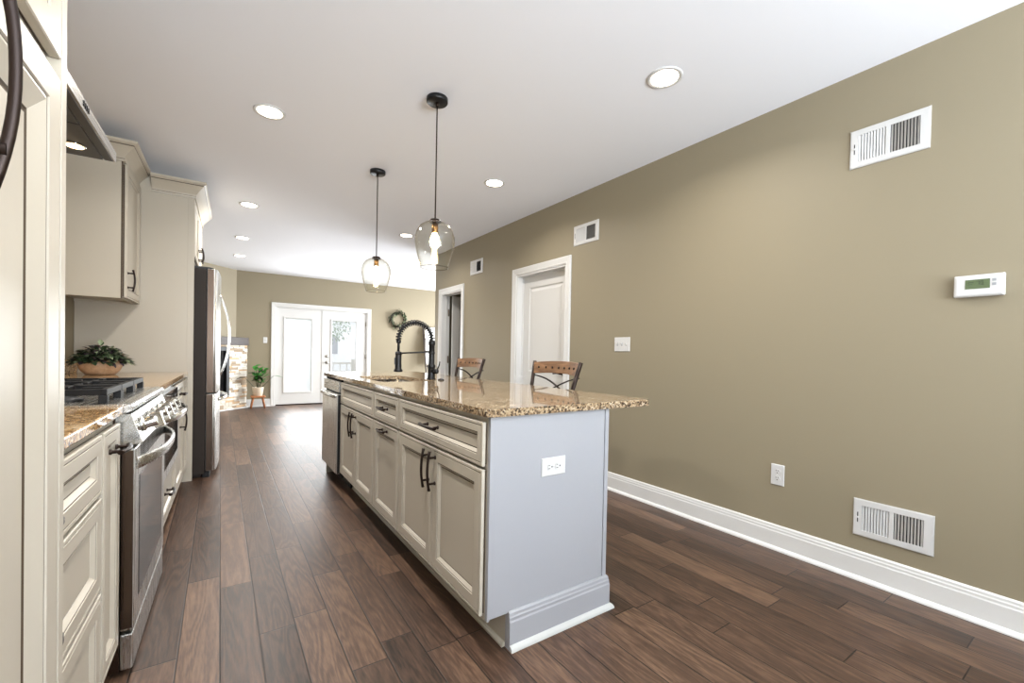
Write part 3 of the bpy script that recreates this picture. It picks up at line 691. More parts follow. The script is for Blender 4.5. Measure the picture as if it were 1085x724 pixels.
# ------------------------------------------------------------------ bar stools
def stool(loc, rotz, label):
    t = thing('bar_stool', label, 'bar stool', loc, rotz, 'counter stools along the island')
    # local: +x = backwards (towards the wall), y along the counter; seat centred at 0
    def bx(z): return .13+max(0, z-.62)*.25
    for s_ in (-1, 1):
        yb_ = lambda z: s_*(.178+max(0, z-.62)*.14)
        pts = [(.165, s_*.20, 0), (.14, s_*.19, .35), (bx(.62), yb_(.62), .62), (bx(.9), yb_(.9), .9), (bx(1.075), yb_(1.075), 1.075)]
        m = MB(); m.tube(pts, [.013]*5, 8, flat=(1.0, 1.15)); m.build('rear_post', M['bronze'], t)
        MB().tube([(-.160, s_*.20, 0), (-.15, s_*.175, .60)], .014, 8).build('leg', M['bronze'], t)
    MB().prism(rrect(-.185, -.20, .135, .20, .05), .60, .622, 'z').build('seat_frame', M['bronze'], t)
    MB().prism(rrect(-.19, -.205, .135, .205, .07), .622, .652, 'z').build('seat', M['walnut'], t, bevel=.008)
    m = MB()
    for (a, c) in (((-.156, -.19, .22), (-.156, .19, .22)), ((.149, -.194, .22), (.149, .194, .22)), ((-.156, -.19, .22), (.149, -.194, .22)), ((-.156, .19, .22), (.149, .194, .22))): m.tube([a, c], .010, 8)
    m.build('foot_rail', M['bronze'], t)
    # curved wooden top rail with a row of dark nail heads
    n = 14; z0, z1 = .985, 1.068; vs = []; th = .026
    for i in range(n+1):
        s_ = -1+2*i/n; y = s_*.232; bow = .045*(1-s_*s_); zl = z0+.012*(1-s_*s_); zh = z1+.012*(1-s_*s_)
        for (dx, z) in ((0, zl), (0, zh), (th, zh), (th, zl)): vs.append((bx(z)-.012+bow+dx, y, z))
    fs = [(4*i+a, 4*i+(a+1) % 4, 4*i+4+(a+1) % 4, 4*i+4+a) for i in range(n) for a in range(4)]
    m = MB().add(vs, fs, 0, False).add(vs[:4], [(0, 1, 2, 3)]).add(vs[-4:], [(3, 2, 1, 0)])
    tr = m.build('top_rail', M['walnut'], t, bevel=.003)
    for k in range(7):
        s_ = -1+2*(k+.75)/7.5-.0; s_ = -.8+1.6*k/6
        y = s_*.232; x = bx(1.03)-.012+.045*(1-s_*s_)
        MB().lathe([(.0085, .0005), (.0085, -.002), (.004, -.0045), (0, -.005)], (x, y, 1.034), 10, axis='x').build('nail_head', M['bronze'], tr)
    # crossed straps under the rail
    m = MB(); k = 12
    for d_ in (-1, 1):
        pts = []
        for i in range(k+1):
            s_ = -1+2*i/k; q = d_*s_
            z = .845+.125*(q*.5+.5)+.012*math.sin(PI*q*.9); pts.append((bx(z)+.02+.03*(1-s_*s_), s_*(.195+(z-.62)*.13-.01), z))
        m.tube(pts, .0065, 8, flat=(.7, 1.4))
    m.build('cross_brace', M['bronze'], t)
    m = MB().tube([(bx(.79)+.005, -.2, .79), (bx(.79)+.04, 0, .79), (bx(.79)+.005, .2, .79)], .009, 8).build('lower_rail', M['bronze'], t)
    return t
st0 = stool((1.66, 2.275, 0), 0, 'bar stool at the near end of the island in front of the closed white door')
copy_thing(st0, (1.66, 3.49, 0), 'bar stool further along the island next to the faucet')

# ------------------------------------------------------------------ pendants
def pendant(loc, label):
    t = thing('pendant_light', label, 'pendant light', loc, 0, 'glass pendants over the island')
    MB().lathe([(0, -.028), (.058, -.028), (.062, -.024), (.062, -.001), (.060, 0)], seg=36).build('canopy', M['black'], t)
    MB().tube([(0, 0, -.026), (0, 0, -.71)], .0042, 8).lathe([(.008, -.05), (.012, -.028)], seg=12).build('stem', M['bronze'], t)
    MB().lathe([(.006, -.705), (.030, -.712), (.036, -.722), (.036, -.728), (.006, -.729)], seg=28).build('cap', M['bronze'], t)
    MB().lathe([(.019, -.729), (.019, -.785), (.017, -.79), (.006, -.791)], seg=20).build('socket', M['brass'], t)
    MB().lathe([(.012, -.787), (.014, -.80), (.024, -.825), (.0295, -.845), (.024, -.868), (.010, -.88), (0, -.881)], seg=20).build('bulb', M['bulb'], t)
    pr = [(.034, -.727), (.060, -.733), (.088, -.752), (.106, -.780), (.1165, -.815), (.117, -.850), (.110, -.890), (.098, -.935), (.083, -.985), (.082, -.995)]
    inner = [(r-.0025, z) for r, z in pr[::-1]]
    MB().lathe(pr+inner, seg=44, closed=True).build('glass_shade', M['shade'], t)
    MB().tube([(.0815*math.cos(2*PI*k/40), .0815*math.sin(2*PI*k/40), -.995) for k in range(41)], .0019, 6, caps=False).build('shade_rim', M['rim'], t)
    return t
p0_ = pendant((1.045, 2.386, CEIL), 'clear glass pendant nearer the camera over the island')
copy_thing(p0_, (1.068, 3.622, CEIL), 'clear glass pendant further away over the island sink')

# ------------------------------------------------------------------ recessed ceiling lights
def downlight_build(loc, label):
    t = thing('recessed_light', label, 'ceiling light', loc, 0, 'recessed lights in the ceiling')
    MB().lathe([(.092, 0), (.092, -.004), (.086, -.007), (.070, -.004), (.068, 0)], seg=36, closed=False).build('trim_ring', M['plastic'], t)
    MB().lathe([(.0695, -.0015), (.0695, -.005), (0, -.0055)], seg=32).build('lens', M['lens'], t)
    return t
DL = [(1.957, 1.49, 'recessed light nearest the camera, top right of the ceiling'), (1.975, 3.254, 'middle recessed light of the row nearer the right wall'), (1.963, 5.38, 'recessed light seen just beside the nearer glass pendant'),
      (.245, 3.142, 'recessed light nearest the camera in the row over the aisle'), (.235, 5.274, 'second recessed light from the camera over the aisle'), (.235, 6.886, 'third recessed light from the camera over the aisle'), (.246, 8.234, 'farthest recessed light of the row over the aisle'),
      (3.281, 8.48, 'recessed light far back above the living area right of the doors')]
first = None
def dl_lamp(x, y, pw=1):
    l = bpy.data.lights.new('downlight', 'AREA'); l.shape = 'DISK'; l.size = .12; l.energy = DOWNLIGHT_POWER*pw; l.color = DOWNLIGHT_COLOR; l.spread = math.radians(150)
    o = bpy.data.objects.new('downlight', l); COL.objects.link(o); o.location = (x, y, CEIL-.012)
AISLE = 1.7
for (x, y, lab) in DL:
    if first is None: first = downlight_build((x, y, CEIL), lab)
    else: copy_thing(first, (x, y, CEIL), lab)
    dl_lamp(x, y, AISLE if x < .5 and y < 6 else 1)
copy_thing(first, (.25, 1.30, CEIL), 'recessed light over the aisle beside the pantry'); dl_lamp(.25, 1.30, AISLE)

# ------------------------------------------------------------------ wall registers, switches, thermostat
def register(name, y0, y1, z0, z1, label, group, slat_axis='z', two=True, lever_side=-1):
    # on the right wall: local x = into room, local y = -world y
    w, h = y1-y0, z1-z0
    t = thing(name, label, 'vent', (XW, (y0+y1)/2, (z0+z1)/2), PI, group)
    MB().box(.0005, -w/2+.02, -h/2+.02, .002, w/2-.02, h/2-.02).build('duct_opening', M['ventback'], t)
    b = .030
    fr = MB(); mu = .009
    holes = [(-w/2+.036, -mu/1.0), (mu, w/2-.036)]
    zs = (-h/2+b, h/2-b)
    pr = [(0, 0), (.001, .006), (.004, .009)]
    # front plate as strips around two openings
    ys = [-w/2+.004, holes[0][0], holes[0][1], holes[1][0], holes[1][1], w/2-.004]
    for i in range(5):
        for (za, zb) in ((-h/2+.004, zs[0]), (zs[0], zs[1]), (zs[1], h/2-.004)):
            if i in (1, 3) and za == zs[0]: continue
            fr.box(.005, ys[i], za, .009, ys[i+1], zb)
    fr.panel(-w/2, -h/2, w/2, h/2, [(0, .0), (0, .004), (.004, .0088)], [0, 0], 0, 0) if False else None
    for (a0, c0, a1, c1) in ((-w/2, -h/2, w/2, -h/2+.004), (-w/2, h/2-.004, w/2, h/2), (-w/2, -h/2, -w/2+.004, h/2), (w/2-.004, -h/2, w/2, h/2)): fr.box(0, a0, c0, .007, a1, c1)
    fr.build('frame', M['plastic'], t, bevel=.001)
    sl = MB()
    for hi, (a, c) in enumerate(holes):
        n = 9 if slat_axis == 'z' else 8
        ang = math.radians(-38 if hi == 0 else 38)
        for k in range(n):
            if slat_axis == 'z':
                y = a+(c-a)*(k+.5)/n; q = .007
                dx, dy = q*math.cos(ang), q*math.sin(ang)
                sl.add([(.004-dx*.5+.0, y-dy, zs[0]), (.004+dx*.5, y+dy, zs[0]), (.004+dx*.5, y+dy, zs[1]), (.004-dx*.5, y-dy, zs[1])], [(0, 1, 2, 3)])
                sl.add([(.005-dx*.5+.0, y-dy, zs[0]), (.005+dx*.5, y+dy, zs[0]), (.005+dx*.5, y+dy, zs[1]), (.005-dx*.5, y-dy, zs[1])], [(3, 2, 1, 0)])
    sl.build('louver', M['plastic'], t)
    MB().box(.008, lever_side*(w/2-.019)-.0022, -.026, .0092, lever_side*(w/2-.019)+.0022, .026, 1).box(.009, lever_side*(w/2-.019)-.005, -.004, .016, lever_side*(w/2-.019)+.005, .004).build('lever', [M['plastic'], M['slot']], t)
    return t
VG = None
register('wall_vent', .598, .908, 2.124, 2.318, 'white vent high on the right wall, nearest the camera', VG)
register('wall_vent', 2.73, 3.047, 2.139, 2.32, 'white vent above and beside the closed white door', VG)
register('wall_vent', 4.748, 5.063, 2.148, 2.332, 'white vent high on the wall between the two doors', VG)
register('wall_vent', .542, .848, .226, .413, 'white vent low on the right wall just above the baseboard', VG)
t = thing('thermostat', 'white thermostat with a small green screen on the right wall', 'thermostat', (XW, .4245, 1.458), PI)
MB().panel(-.076, -.047, .076, .047, [(.006, 0), (.006, .006), (0, .007), (0, .022), (.004, .027), (.010, .029)], [0, 0, 0, 0, 0]).build('body', M['plastic'], t, bevel=.003)
MB().box(.0285, -.040, -.014, .0305, .034, .026).build('display', M['lcd'], t)
m = MB()
def seg7(mb, ch, y, z, s, x):
    segs = {'0': 'abcdef', '1': 'bc', '2': 'abged', '3': 'abgcd', '4': 'fgbc', '5': 'afgcd', '6': 'afgedc', '7': 'abc', '8': 'abcdefg', '9': 'abcdfg'}[ch]
    w_, h_ = s*.5, s; q = s*.1
    R_ = {'a': (0, h_-q, w_, h_), 'd': (0, 0, w_, q), 'g': (0, h_/2-q/2, w_, h_/2+q/2), 'f': (0, h_/2, q, h_), 'b': (w_-q, h_/2, w_, h_), 'e': (0, 0, q, h_/2), 'c': (w_-q, 0, w_, h_/2)}
    for k in segs: a, c, d_, e_ = R_[k]; mb.box(x, y+a, z+c, x+.0004, y+d_, z+e_)
seg7(m, '7', -.006, .001, .018, .0305); seg7(m, '0', .006, .001, .018, .0305)
m.box(.0305, -.034, .012, .0309, -.014, .015).box(.0305, -.034, .004, .0309, -.018, .006)
m.build('digits', M['lcdtext'], t)
m = MB()
for z in (.014, -.004): m.box(.0285, .040, z, .0312, .052, z+.011)
m.build('button', M['greybtn'], t)
def switch_plate(loc, rotz, gangs, label):
    t = thing('light_switch', label, 'light switch', loc, rotz)
    w = .070+.046*(gangs-1); h = .116
    MB().panel(-w/2, -h/2, w/2, h/2, [(0, 0), (0, .003), (.003, .006)], [0, 0]).build('cover_plate', M['plastic'], t)
    for k in range(gangs):
        y = (k-(gangs-1)/2)*.046
        MB().box(.0055, y-.006, -.0125, .0068, y+.006, .0125, 1).prism([(.006, -.008), (.006, .008), (.016, .013), (.017, .006)], y-.0045, y+.0045, 'y').build('toggle', [M['plastic'], M['greybtn']], t)
    return t
switch_plate((XW, 2.435, 1.22), PI, 3, 'white triple light switch on the right wall beside the closed door')
switch_plate((.732, YB, 1.302), -PI/2, 1, 'white single light switch on the back wall left of the glazed doors')

# ------------------------------------------------------------------ left run.  LR() makes a thing whose local frame is x = out, y = along
def LR(name, label, cat, v, u=0, z=0, group=None):
    return thing(name, label, cat, W(u, v, z), -RA, group)
DEP = .65; FF = -.024     # carcass depth, face frame plane
def lcab(label, v0, v1): return LR('base_cabinet', label, 'cabinet', v0, FF), v1-v0
# tall pantry cabinet, near left
PU, PE = .046, 1.037      # the pantry stands forward of the base cabinets
t = LR('pantry_cabinet', 'tall greige pantry cabinet filling the left edge with dark bow handle', 'cabinet', .16, PU)
Wp = PE-.16; PT = 2.40
box_body(t, Wp, .735, 0, PT, toe=.11, rec=.07)
def pantry_front(name, y0, y1, z0, z1):
    st = .050
    pr = [(.004, 0), (.004, .0045), (0, .005), (0, .017), (.002, .019), (st, .019), (st+.002, .0165), (st+.004, .0165), (st+.008, .0172), (st+.042, .006), (st+.044, .004), (st+.050, .004), (st+.052, .006)]
    return MB().panel(y0, z0, y1, z1, pr, [1, 1, 0, 0, 0, 0, 1, 0, 0, 1, 1, 0]).build(name, CABM, t)  # dark outer bands paint the shade between door and frame
MB().box(0, .8535, .11, .0195, Wp, PT).build('edge_stile', M['cab'], t, bevel=.001)
SPL = 1.553
for (a, c, hy) in ((.010, .432, None), (.440, .8495, .508)):
    dd = pantry_front('door', a, c, .13, SPL); uu = pantry_front('door', a, c, SPL+.034, PT-.02)
    if hy:
        hm_ = MB(); L_ = .125; zc = 1.405; n_ = 14; pts = []
        for i in range(n_+1):
            q = -1+2*i/n_; pts.append((  .019+.048-.017*abs(q)**2.2, 0, q*L_))
        hm_.tube(pts, [.0044+.0010*abs(-1+2*i/n_)**4 for i in range(n_+1)], 10, flat=(1.2, .8))
        for q in (-.68, .68): hm_.tube([(.018, 0, q*L_), (.024, 0, q*L_), (.026, 0, q*L_), (.062, 0, q*L_)], [.012, .012, .007, .007], 10)
        o = hm_.build('handle', M['bronze'], dd); o.location = (0, hy, zc)
m = MB(); crown(m, [(0, 0), (0, Wp), (-.735, Wp)][::-1], PT)
m.build('crown_moulding', CABM, t)
# three-drawer base and pull-out
t, w = lcab('greige three-drawer base cabinet between pantry and pull-out on the left', 1.041, 1.672)
box_body(t, w, DEP, 0, CB, rec=.075, toe=.11)
for (za, zb) in ((.700, .868), (.425, .688), (.130, .413)):
    dr = front('drawer', t, .006, w-.008, za, zb, .05); pull(dr, .085, (za+zb)/2, .10)
t, w = lcab('narrow greige pull-out cabinet beside the near end of the range', 1.674, 1.918)
box_body(t, w, DEP, 0, CB, rec=.075, toe=.11)
dr = front('door', t, .010, w-.02, .130, .868, .045); pull(dr, w/2, .80, .13)
# range
RV0, RV1 = 1.925, 2.690; RWD = RV1-RV0
t = LR('gas_range', 'stainless steel gas range with chrome knobs and bowed handle', 'range', RV0, 0)
MB().box(-.66, .004, .02, -.006, RWD-.004, .895).build('body', M['fridgeedge'], t)
MB().box(-.60, .03, 0, -.10, RWD-.03, .02).build('feet', M['black'], t)
MB().box(-.66, 0, .895, -.012, RWD, .928).prism([(-.012, .895), (.018, .898), (.026, .905), (.028, .918), (.022, .928), (-.012, .930)], 0, RWD, 'y').build('cooktop', M['steelh'], t, bevel=.002)
MB().prism([(-.02, .893), (.022, .893), (.052, .795), (.048, .788), (-.02, .788)], 0, RWD, 'y').build('control_panel', M['steelh'], t, bevel=.002)
for k in range(5):
    y = .085+k*(RWD-.17)/4
    pr = [(.026, 0), (.026, .006), (.021, .010), (.020, .014), (.0205, .040), (.018, .046), (0, .046)]
    o = MB().lathe(pr, seg=20, axis='x').box(.030, -.0065, -.026, .062, .0065, .026).build('knob', M['chrome'], t, bevel=.0015)
    o.location = (.037, y, .845); o.rotation_euler = (0, -math.radians(-17), 0); o.rotation_euler = (0, math.radians(-17), 0)
od = MB().box(-.004, .003, .155, .032, RWD-.003, .775).build('oven_door', M['steel'], t, bevel=.004)
MB().box(-.003, .0022, .162, .028, .004, .768).build('door_edge', M['fridgeedge'], od)
MB().panel(.085, .235, RWD-.085, .665, [(0, 0), (0, .0015), (.003, .002)], [0, 0], .0315).build('oven_window', M['blackgloss'], od)
m = MB()
for k in range(7): m.box(.0318, .10, .715+k*.0075, .0326, RWD-.10, .7185+k*.0075)
m.build('vent_slots', M['darkcav'], od)
pts = []
for i in range(21):
    s_ = -1+2*i/20; pts.append((.034+.058*(1-abs(s_)**2.6), RWD/2+s_*(RWD/2-.012), .722))
MB().tube(pts, .014, 12, flat=(1.5, .5)).build('oven_handle', M['steelh'], od)
MB().box(-.004, .003, .022, .030, RWD-.003, .142).build('drawer', M['steel'], t, bevel=.004)
# burners and grates
for k, (x, y) in enumerate(((-.18, .15), (-.48, .15), (-.18, RWD-.15), (-.48, RWD-.15), (-.33, RWD/2))):
    MB().lathe([(.055, .928), (.052, .936), (.038, .938), (.036, .946), (.032, .951), (0, .952)], (x, y, 0), 22).build('burner', M['iron'], t)
gw = (RWD-.05)/3
for k in range(3):
    a = .025+k*gw+.004; c = a+gw-.008; m = MB(); zt0, zt1 = .956, .976; q = .0095
    for x in (-.61, -.055): m.box(x-q, a, zt0, x+q, c, zt1)
    for y in (a+q, c-q): m.box(-.61, y-q, zt0, -.055, y+q, zt1)
    for x in (-.48, -.33, -.18): m.box(x-q, a, zt0, x+q, a+(c-a)*.36, zt1).box(x-q, c-(c-a)*.36, zt0, x+q, c, zt1)
    ym = (a+c)/2
    for (xa, xb) in ((-.61, -.53), (-.43, -.38), (-.28, -.23), (-.13, -.055)): m.box(xa, ym-q, zt0, xb, ym+q, zt1)
    for x in (-.61, -.055):
        for y in (a+q, c-q): m.prism([(x-q*1.2, y-q*1.2), (x+q*1.2, y-q*1.2), (x+q*1.2, y+q*1.2), (x-q*1.2, y+q*1.2)], .928, zt0, 'z')
    m.build('grate', M['iron'], t, bevel=.002)
# cabinets after the range
t, w = lcab('slim greige base cabinet just past the range on the left', RV1+.002, 2.865)
box_body(t, w, DEP, 0, CB, rec=.075, toe=.11)
a = front('drawer', t, .004, w-.004, .705, .868, .035)
a = front('door', t, .004, w-.004, .130, .692, .035); pull(a, w/2, .60, .10)
t, w = lcab('greige base cabinet holding the built-in microwave on the left', 2.867, 3.61)
box_body(t, w, DEP, 0, .40, rec=.075, toe=.11)
MB().box(-DEP, 0, .401, 0, .016, CB).box(-DEP, w-.016, .401, 0, w, CB).box(-DEP, .016, .86, 0, w-.016, CB).build('frame', M['cab'], t)
a = front('drawer', t, .008, w-.008, .130, .392, .055); pull(a, .24, .30, .14)
t = LR('microwave_drawer', 'stainless built-in microwave drawer with bowed handle beyond the range', 'microwave', 2.867, FF)
MB().box(-.55, .02, .402, -.001, w-.02, .858).build('body', M['steeldark'], t)
MB().box(0, .006, .77, .030, w-.006, .862).build('control_panel', M['blackgloss'], t, bevel=.003)
o = MB().box(0, .006, .408, .034, w-.006, .762).build('door', M['steel'], t, bevel=.003)
MB().panel(.05, .46, w-.05, .70, [(0, 0), (0, .0015), (.003, .002)], [0, 0], .0335).build('glass', M['blackgloss'], o)
pts = [(.036+.062*(1-abs(-1+2*i/16)**2.6), .03+(w-.06)*i/16, .742) for i in range(17)]
MB().tube(pts, .014, 12, flat=(1.5, .5)).build('handle', M['chrome'], o)
t, w = lcab('greige base cabinet with drawer over one door next to the fridge panel', 3.612, 4.496)
box_body(t, w, DEP, 0, CB, rec=.075, toe=.11)
a = front('drawer', t, .008, w*.6, .705, .868); pull(a, w*.3, .79, .13)
a = front('door', t, .008, w*.6, .130, .692); pull(a, w*.3, .60, .15, True)
front('filler_panel', t, w*.6+.006, w-.01, .130, .868)
# countertops of the left run
for (v0, v1, lab) in ((1.041, RV0-.002, 'warm-light tinted granite countertop between the pantry and the range'), (RV1+.002, 4.4935, 'warm-light tinted granite countertop between the range and the fridge panel')):
    t = LR('countertop', lab, 'countertop', v0, 0)
    MB().box(LWALL+.003, 0, CB+.001, 0, v1-v0, CT).build('slab', M['granitewarmlit'], t, bevel=.005, bseg=3)
    MB().box(LWALL+.003, 0, CT+.0005, LWALL+.022, v1-v0, CT+.10).build('backsplash', M['granitewarmlit'], t, bevel=.002)
# upper cabinet
UZ0, UZ1 = 1.452, 2.385
t = LR('upper_cabinet', 'greige upper cabinet mounted between the range hood and fridge panel', 'cabinet', 3.955, -.332)
w = 4.497-3.955; ud = .355
m = MB().box(-ud, 0, UZ0+.02, 0, w, UZ1).box(-ud, 0, UZ0, -.0, .018, UZ0+.02).box(-ud, w-.018, UZ0, 0, w, UZ0+.02).box(-.02, .018, UZ0, 0, w-.018, UZ0+.02)
m.box(-.008, -.0008, UZ0, .001, 0, UZ1, 1)  # dark strip painting the shade between door and cabinet side
m.build('body', CABM, t, bevel=.0012)
a = front('door', t, .006, w-.012, UZ0+.006, UZ1-.012); pull(a, .045, UZ0+.13, .15, True)
m = MB(); crown(m, [(-ud, 0), (0, 0), (0, w)], UZ1) if False else crown(m, [(0, w), (0, 0), (-ud, 0)][::-1], UZ1)
m.build('crown_moulding', CABM, t)
# fridge surround panel + cabinet above the fridge
t = LR('refrigerator_surround', 'tall beige side panel standing between countertop and refrigerator', 'panel', 4.499, 0)
MB().box(LWALL+.003, 0, 0, .030, .022, 2.365).box(-.012, -.0015, 0, .032, .0235, 2.365).box(LWALL+.003, 0, 2.365, -.246, .022, 2.488).build('panel', M['cab'], t, bevel=.001)
MB().box(LWALL+.003, -.0015, CT, LWALL+.03, 0, 2.365).build('scribe_strip', M['cab'], t)
t = LR('cabinet_over_refrigerator', 'greige cabinet above the refrigerator with crown moulding around its top', 'cabinet', 4.499, .012)
w0, w1 = .027, 1.03
MB().box(LWALL-.005, w0, 1.885, 0, w1, 2.365).build('body', M['cab'], t, bevel=.001)
hm = (w0+w1)/2
a = front('door', t, w0+.004, hm-.002, 1.895, 2.355, .05); pull(a, hm-.04, 1.985, .13, True)
a = front('door', t, hm+.002, w1-.004, 1.895, 2.355, .05); pull(a, hm+.04, 1.985, .13, True)
m = MB(); crown(m, [(-.258, 0), (.018, 0), (.018, w1+.02)], 2.366)
m.build('crown_moulding', CABM, t)
t = LR('refrigerator_surround', 'beige side panel on the far side of the refrigerator', 'panel', 5.535, 0)
MB().box(LWALL+.003, 0, 0, .030, .022, 2.365).build('panel', M['cab'], t, bevel=.001)
# refrigerator
t = LR('refrigerator', 'stainless french door refrigerator with dark side and bowed handles', 'refrigerator', 4.565, 0)
fwid = .91
MB().box(-.64, 0, .03, .115, fwid, 1.80).box(-.64, .02, 0, .09, fwid-.02, .03).build('body', M['fridgeside'], t, bevel=.004)
for y in (.045, fwid-.045): MB().prism([(.02, y-.035), (.14, y-.03), (.165, y), (.14, y+.03), (.02, y+.035)], 1.80, 1.822, 'z').build('hinge_cover', M['black'], t, bevel=.003)
def fdoor(y0, y1, z0, z1):
    # plan profile with rounded outer corners
    r = .022; x0_, x1_ = .122, .192; n = 8; pts = [(x0_, y0), ]
    for k in range(n+1):
        s_ = k/n; y = y0+(y1-y0)*s_; gx = x1_+.018*(1-(2*((y-0)/fwid)-1)**2)
        if k == 0: pts += [(gx-r, y), (gx-r*.3, y+r*.3), (gx, y+r)]
        elif k == n: pts += [(gx, y-r), (gx-r*.3, y-r*.3), (gx-r, y)]
        else: pts.append((gx, y))
    pts.append((x0_, y1))
    m = MB().prism(pts, z0, z1, 'z', 0, True)
    m.box(.116, y0+.006, z0+.006, x0_, y1-.006, z1-.006, 1).box(x0_+.001, y0-.0006, z0+.002, pts[1][0]-.001, y0+.001, z1-.002, 2)
    return m
def fmats(): return [M['steel'], M['black'], M['fridgeedge']]
for (a, c, hy) in ((.002, fwid/2-.003, fwid/2-.05), (fwid/2+.003, fwid-.002, fwid/2+.05)):
    o = fdoor(a, c, .735, 1.805).build('door', fmats(), t, bevel=.003)
    pts = [(.206+.075*(1-abs(-1+2*i/18)**2.2), hy, .86+.76*i/18) for i in range(19)]
    MB().tube(pts, .012, 10, flat=(.8, 1.2)).build('handle', M['chrome'], o)
o = fdoor(.002, fwid-.002, .055, .722).build('freezer_drawer', fmats(), t, bevel=.003)
pts = [(.196+.070*(1-abs(-1+2*i/18)**2.4), .06+(fwid-.12)*i/18, .668) for i in range(19)]
MB().tube(pts, .012, 10, flat=(1.2, .8)).build('handle', M['chrome'], o)
MB().box(.10, .01, .0, .15, fwid-.01, .05).build('grille', M['black'], t)
# range hood
t = LR('range_hood', 'stainless steel range hood with lit lamp above the gas range', 'range hood', RV0, 0)
HZ = 1.968; hx0, hx1 = LWALL+.004, -.152
m = MB()
m.prism([(hx1, HZ), (hx1, HZ+.046), (hx1-.02, HZ+.052), (-.38, HZ+.11), (hx0, HZ+.11), (hx0, HZ+.004), (-.20, HZ+.004), (-.175, HZ)], 0, RWD, 'y')
m.build('canopy', M['steelh'], t, bevel=.002)
for (ya, yb_) in ((.012, RWD/2-.004), (RWD/2+.004, RWD-.012)): MB().box(hx0+.02, ya, HZ-.004, -.195, yb_, HZ+.006).build('filter', M['hoodmesh'], t, bevel=.001)
MB().box(-.190, .012, HZ-.003, -.160, RWD-.012, HZ+.003).build('lamp_bar', M['hoodmesh'], t, bevel=.001)
MB().box(hx0, RWD/2-.14, HZ+.10, -.40, RWD/2+.14, CEIL-.002).build('chimney', M['steelh'], t)
for y in (.14, RWD-.14):
    lo = MB().lathe([(.036, HZ-.0035), (.036, HZ-.008), (.030, HZ-.009)], (-.26, y, 0), 24).build('lamp_ring', M['chrome'], t)
    MB().lathe([(.029, HZ-.006), (.029, HZ-.010), (0, HZ-.011)], (-.26, y, 0), 24).build('lamp_lens', M['hoodlamp'], lo)
for k in range(4):
    MB().box(hx1-.002, RWD*.31+k*.020, HZ+.014, hx1+.003, RWD*.31+k*.020+.009, HZ+.034).build('button', M['blackgloss'], t, bevel=.001)
# bowl of greenery on the left counter
t = thing('succulent_bowl', 'pale wooden bowl of dark greenery on the left countertop', 'planter', W(-.468, 4.12, CT+.0005), 0)
MB().lathe([(.070, 0), (.082, .004), (.104, .03), (.117, .062), (.115, .088), (.106, .105), (.099, .103), (.102, .085), (.05, .075), (0, .073)], seg=36).build('bowl', M['bowl'], t)
MB().lathe([(.1035, .084), (.05, .096), (0, .10)], seg=24).build('soil', M['soil'], t)
m = MB()
for _ in range(620):
    a = random.uniform(0, 2*PI); q = math.sqrt(random.random()); r = .17*q; h = .085+.115*(1-q*q)*random.uniform(.3, 1.05)
    mt = random.choices((0, 1, 2), (52, 30, 18))[0]
    leaf(m, (r*.82*math.cos(a), r*.82*math.sin(a), h), (math.cos(a)*(.3+q)+random.gauss(0, .5), math.sin(a)*(.3+q)+random.gauss(0, .5), random.uniform(-.35, .9)), random.uniform(.04, .068), random.uniform(.018, .032), mt, .3)
m.build('foliage', [M['leaf'], M['leafgrey'], M['leafpurple']], t)

# ------------------------------------------------------------------ corner fireplace
fx, fy = .43, 9.700
t = thing('stone_fireplace', 'corner fireplace of pale stacked stone with a dark mantel', 'fireplace', (fx, fy, 0), math.radians(-45))
# local x out of the face (towards +x,-y), local y along the face towards +x,+y ; face spans y -1.35..0
# rot -45: local x -> (cos45,-sin45), local y -> (sin45, cos45)
# stone body with uneven courses built as boxes around the firebox
m = MB(); FBY0, FBY1, FBZ0, FBZ1 = -1.02, -.42, .27, 1.15
m.box(-.055, FBY1+.001, 0, -.012, 0, 1.19).box(-.055, -1.40, 0, -.012, FBY0, 1.19).box(-.055, FBY0, 0, -.012, FBY1, FBZ0).box(-.055, FBY0, FBZ1, -.012, FBY1, 1.19)
rs = random.Random(3); z = 0
while z < 1.185:
    hh = min(rs.uniform(.026, .045), 1.19-z)
    y = -1.40+rs.uniform(-.1, 0)
    while y < 0:
        l = rs.uniform(.07, .22); a, c = max(y, -1.40), min(y+l, 0)
        spans = [(a, c)]
        if z+hh > FBZ0 and z < FBZ1: spans = [(a, min(c, FBY0)), (max(a, FBY1), c)]
        d_ = rs.uniform(-.006, .012)
        for (p, q) in spans:
            if q-p > .015: m.box(-.02, p+.0015, z+.0015, d_, q-.0015, z+hh-.0015, 1+rs.choices((0, 1, 2, 3), (40, 30, 18, 12))[0])
        y += l
    z += hh
for i_, c_ in enumerate(((232, 226, 214), (210, 200, 186), (206, 176, 142), (168, 150, 128))): M['st%d' % i_] = plain('ledge stone tone %d' % i_, c_, .85, bump=.5, bscale=55, var=.12)
m.build('stone_face', [M['soil']]+[M['st%d' % k] for k in range(4)], t, bevel=.0015, bseg=1)
MB().box(-.055, -1.45, 1.191, .030, .006, 1.335).build('mantel', M['darkwood'], t, bevel=.004)
m = MB().box(-.050, FBY0, FBZ0, -.042, FBY1, FBZ1)
for (a, c, d_, e_) in ((FBY0, FBZ0, FBY0+.06, FBZ1), (FBY1-.06, FBZ0, FBY1, FBZ1), (FBY0+.06, FBZ1-.07, FBY1-.06, FBZ1), (FBY0+.06, FBZ0, FBY1-.06, FBZ0+.06)): m.box(-.042, a, c, .016, d_, e_)
fb = m.build('firebox', M['black'], t, bevel=.002)
MB().box(-.03, FBY0+.06, FBZ0+.06, -.022, FBY1-.06, FBZ1-.07).build('glass', M['blackgloss'], fb)
MB().box(.0125, -1.4, 0, .03, .01, .022).build('hearth_trim', M['trim'], t)

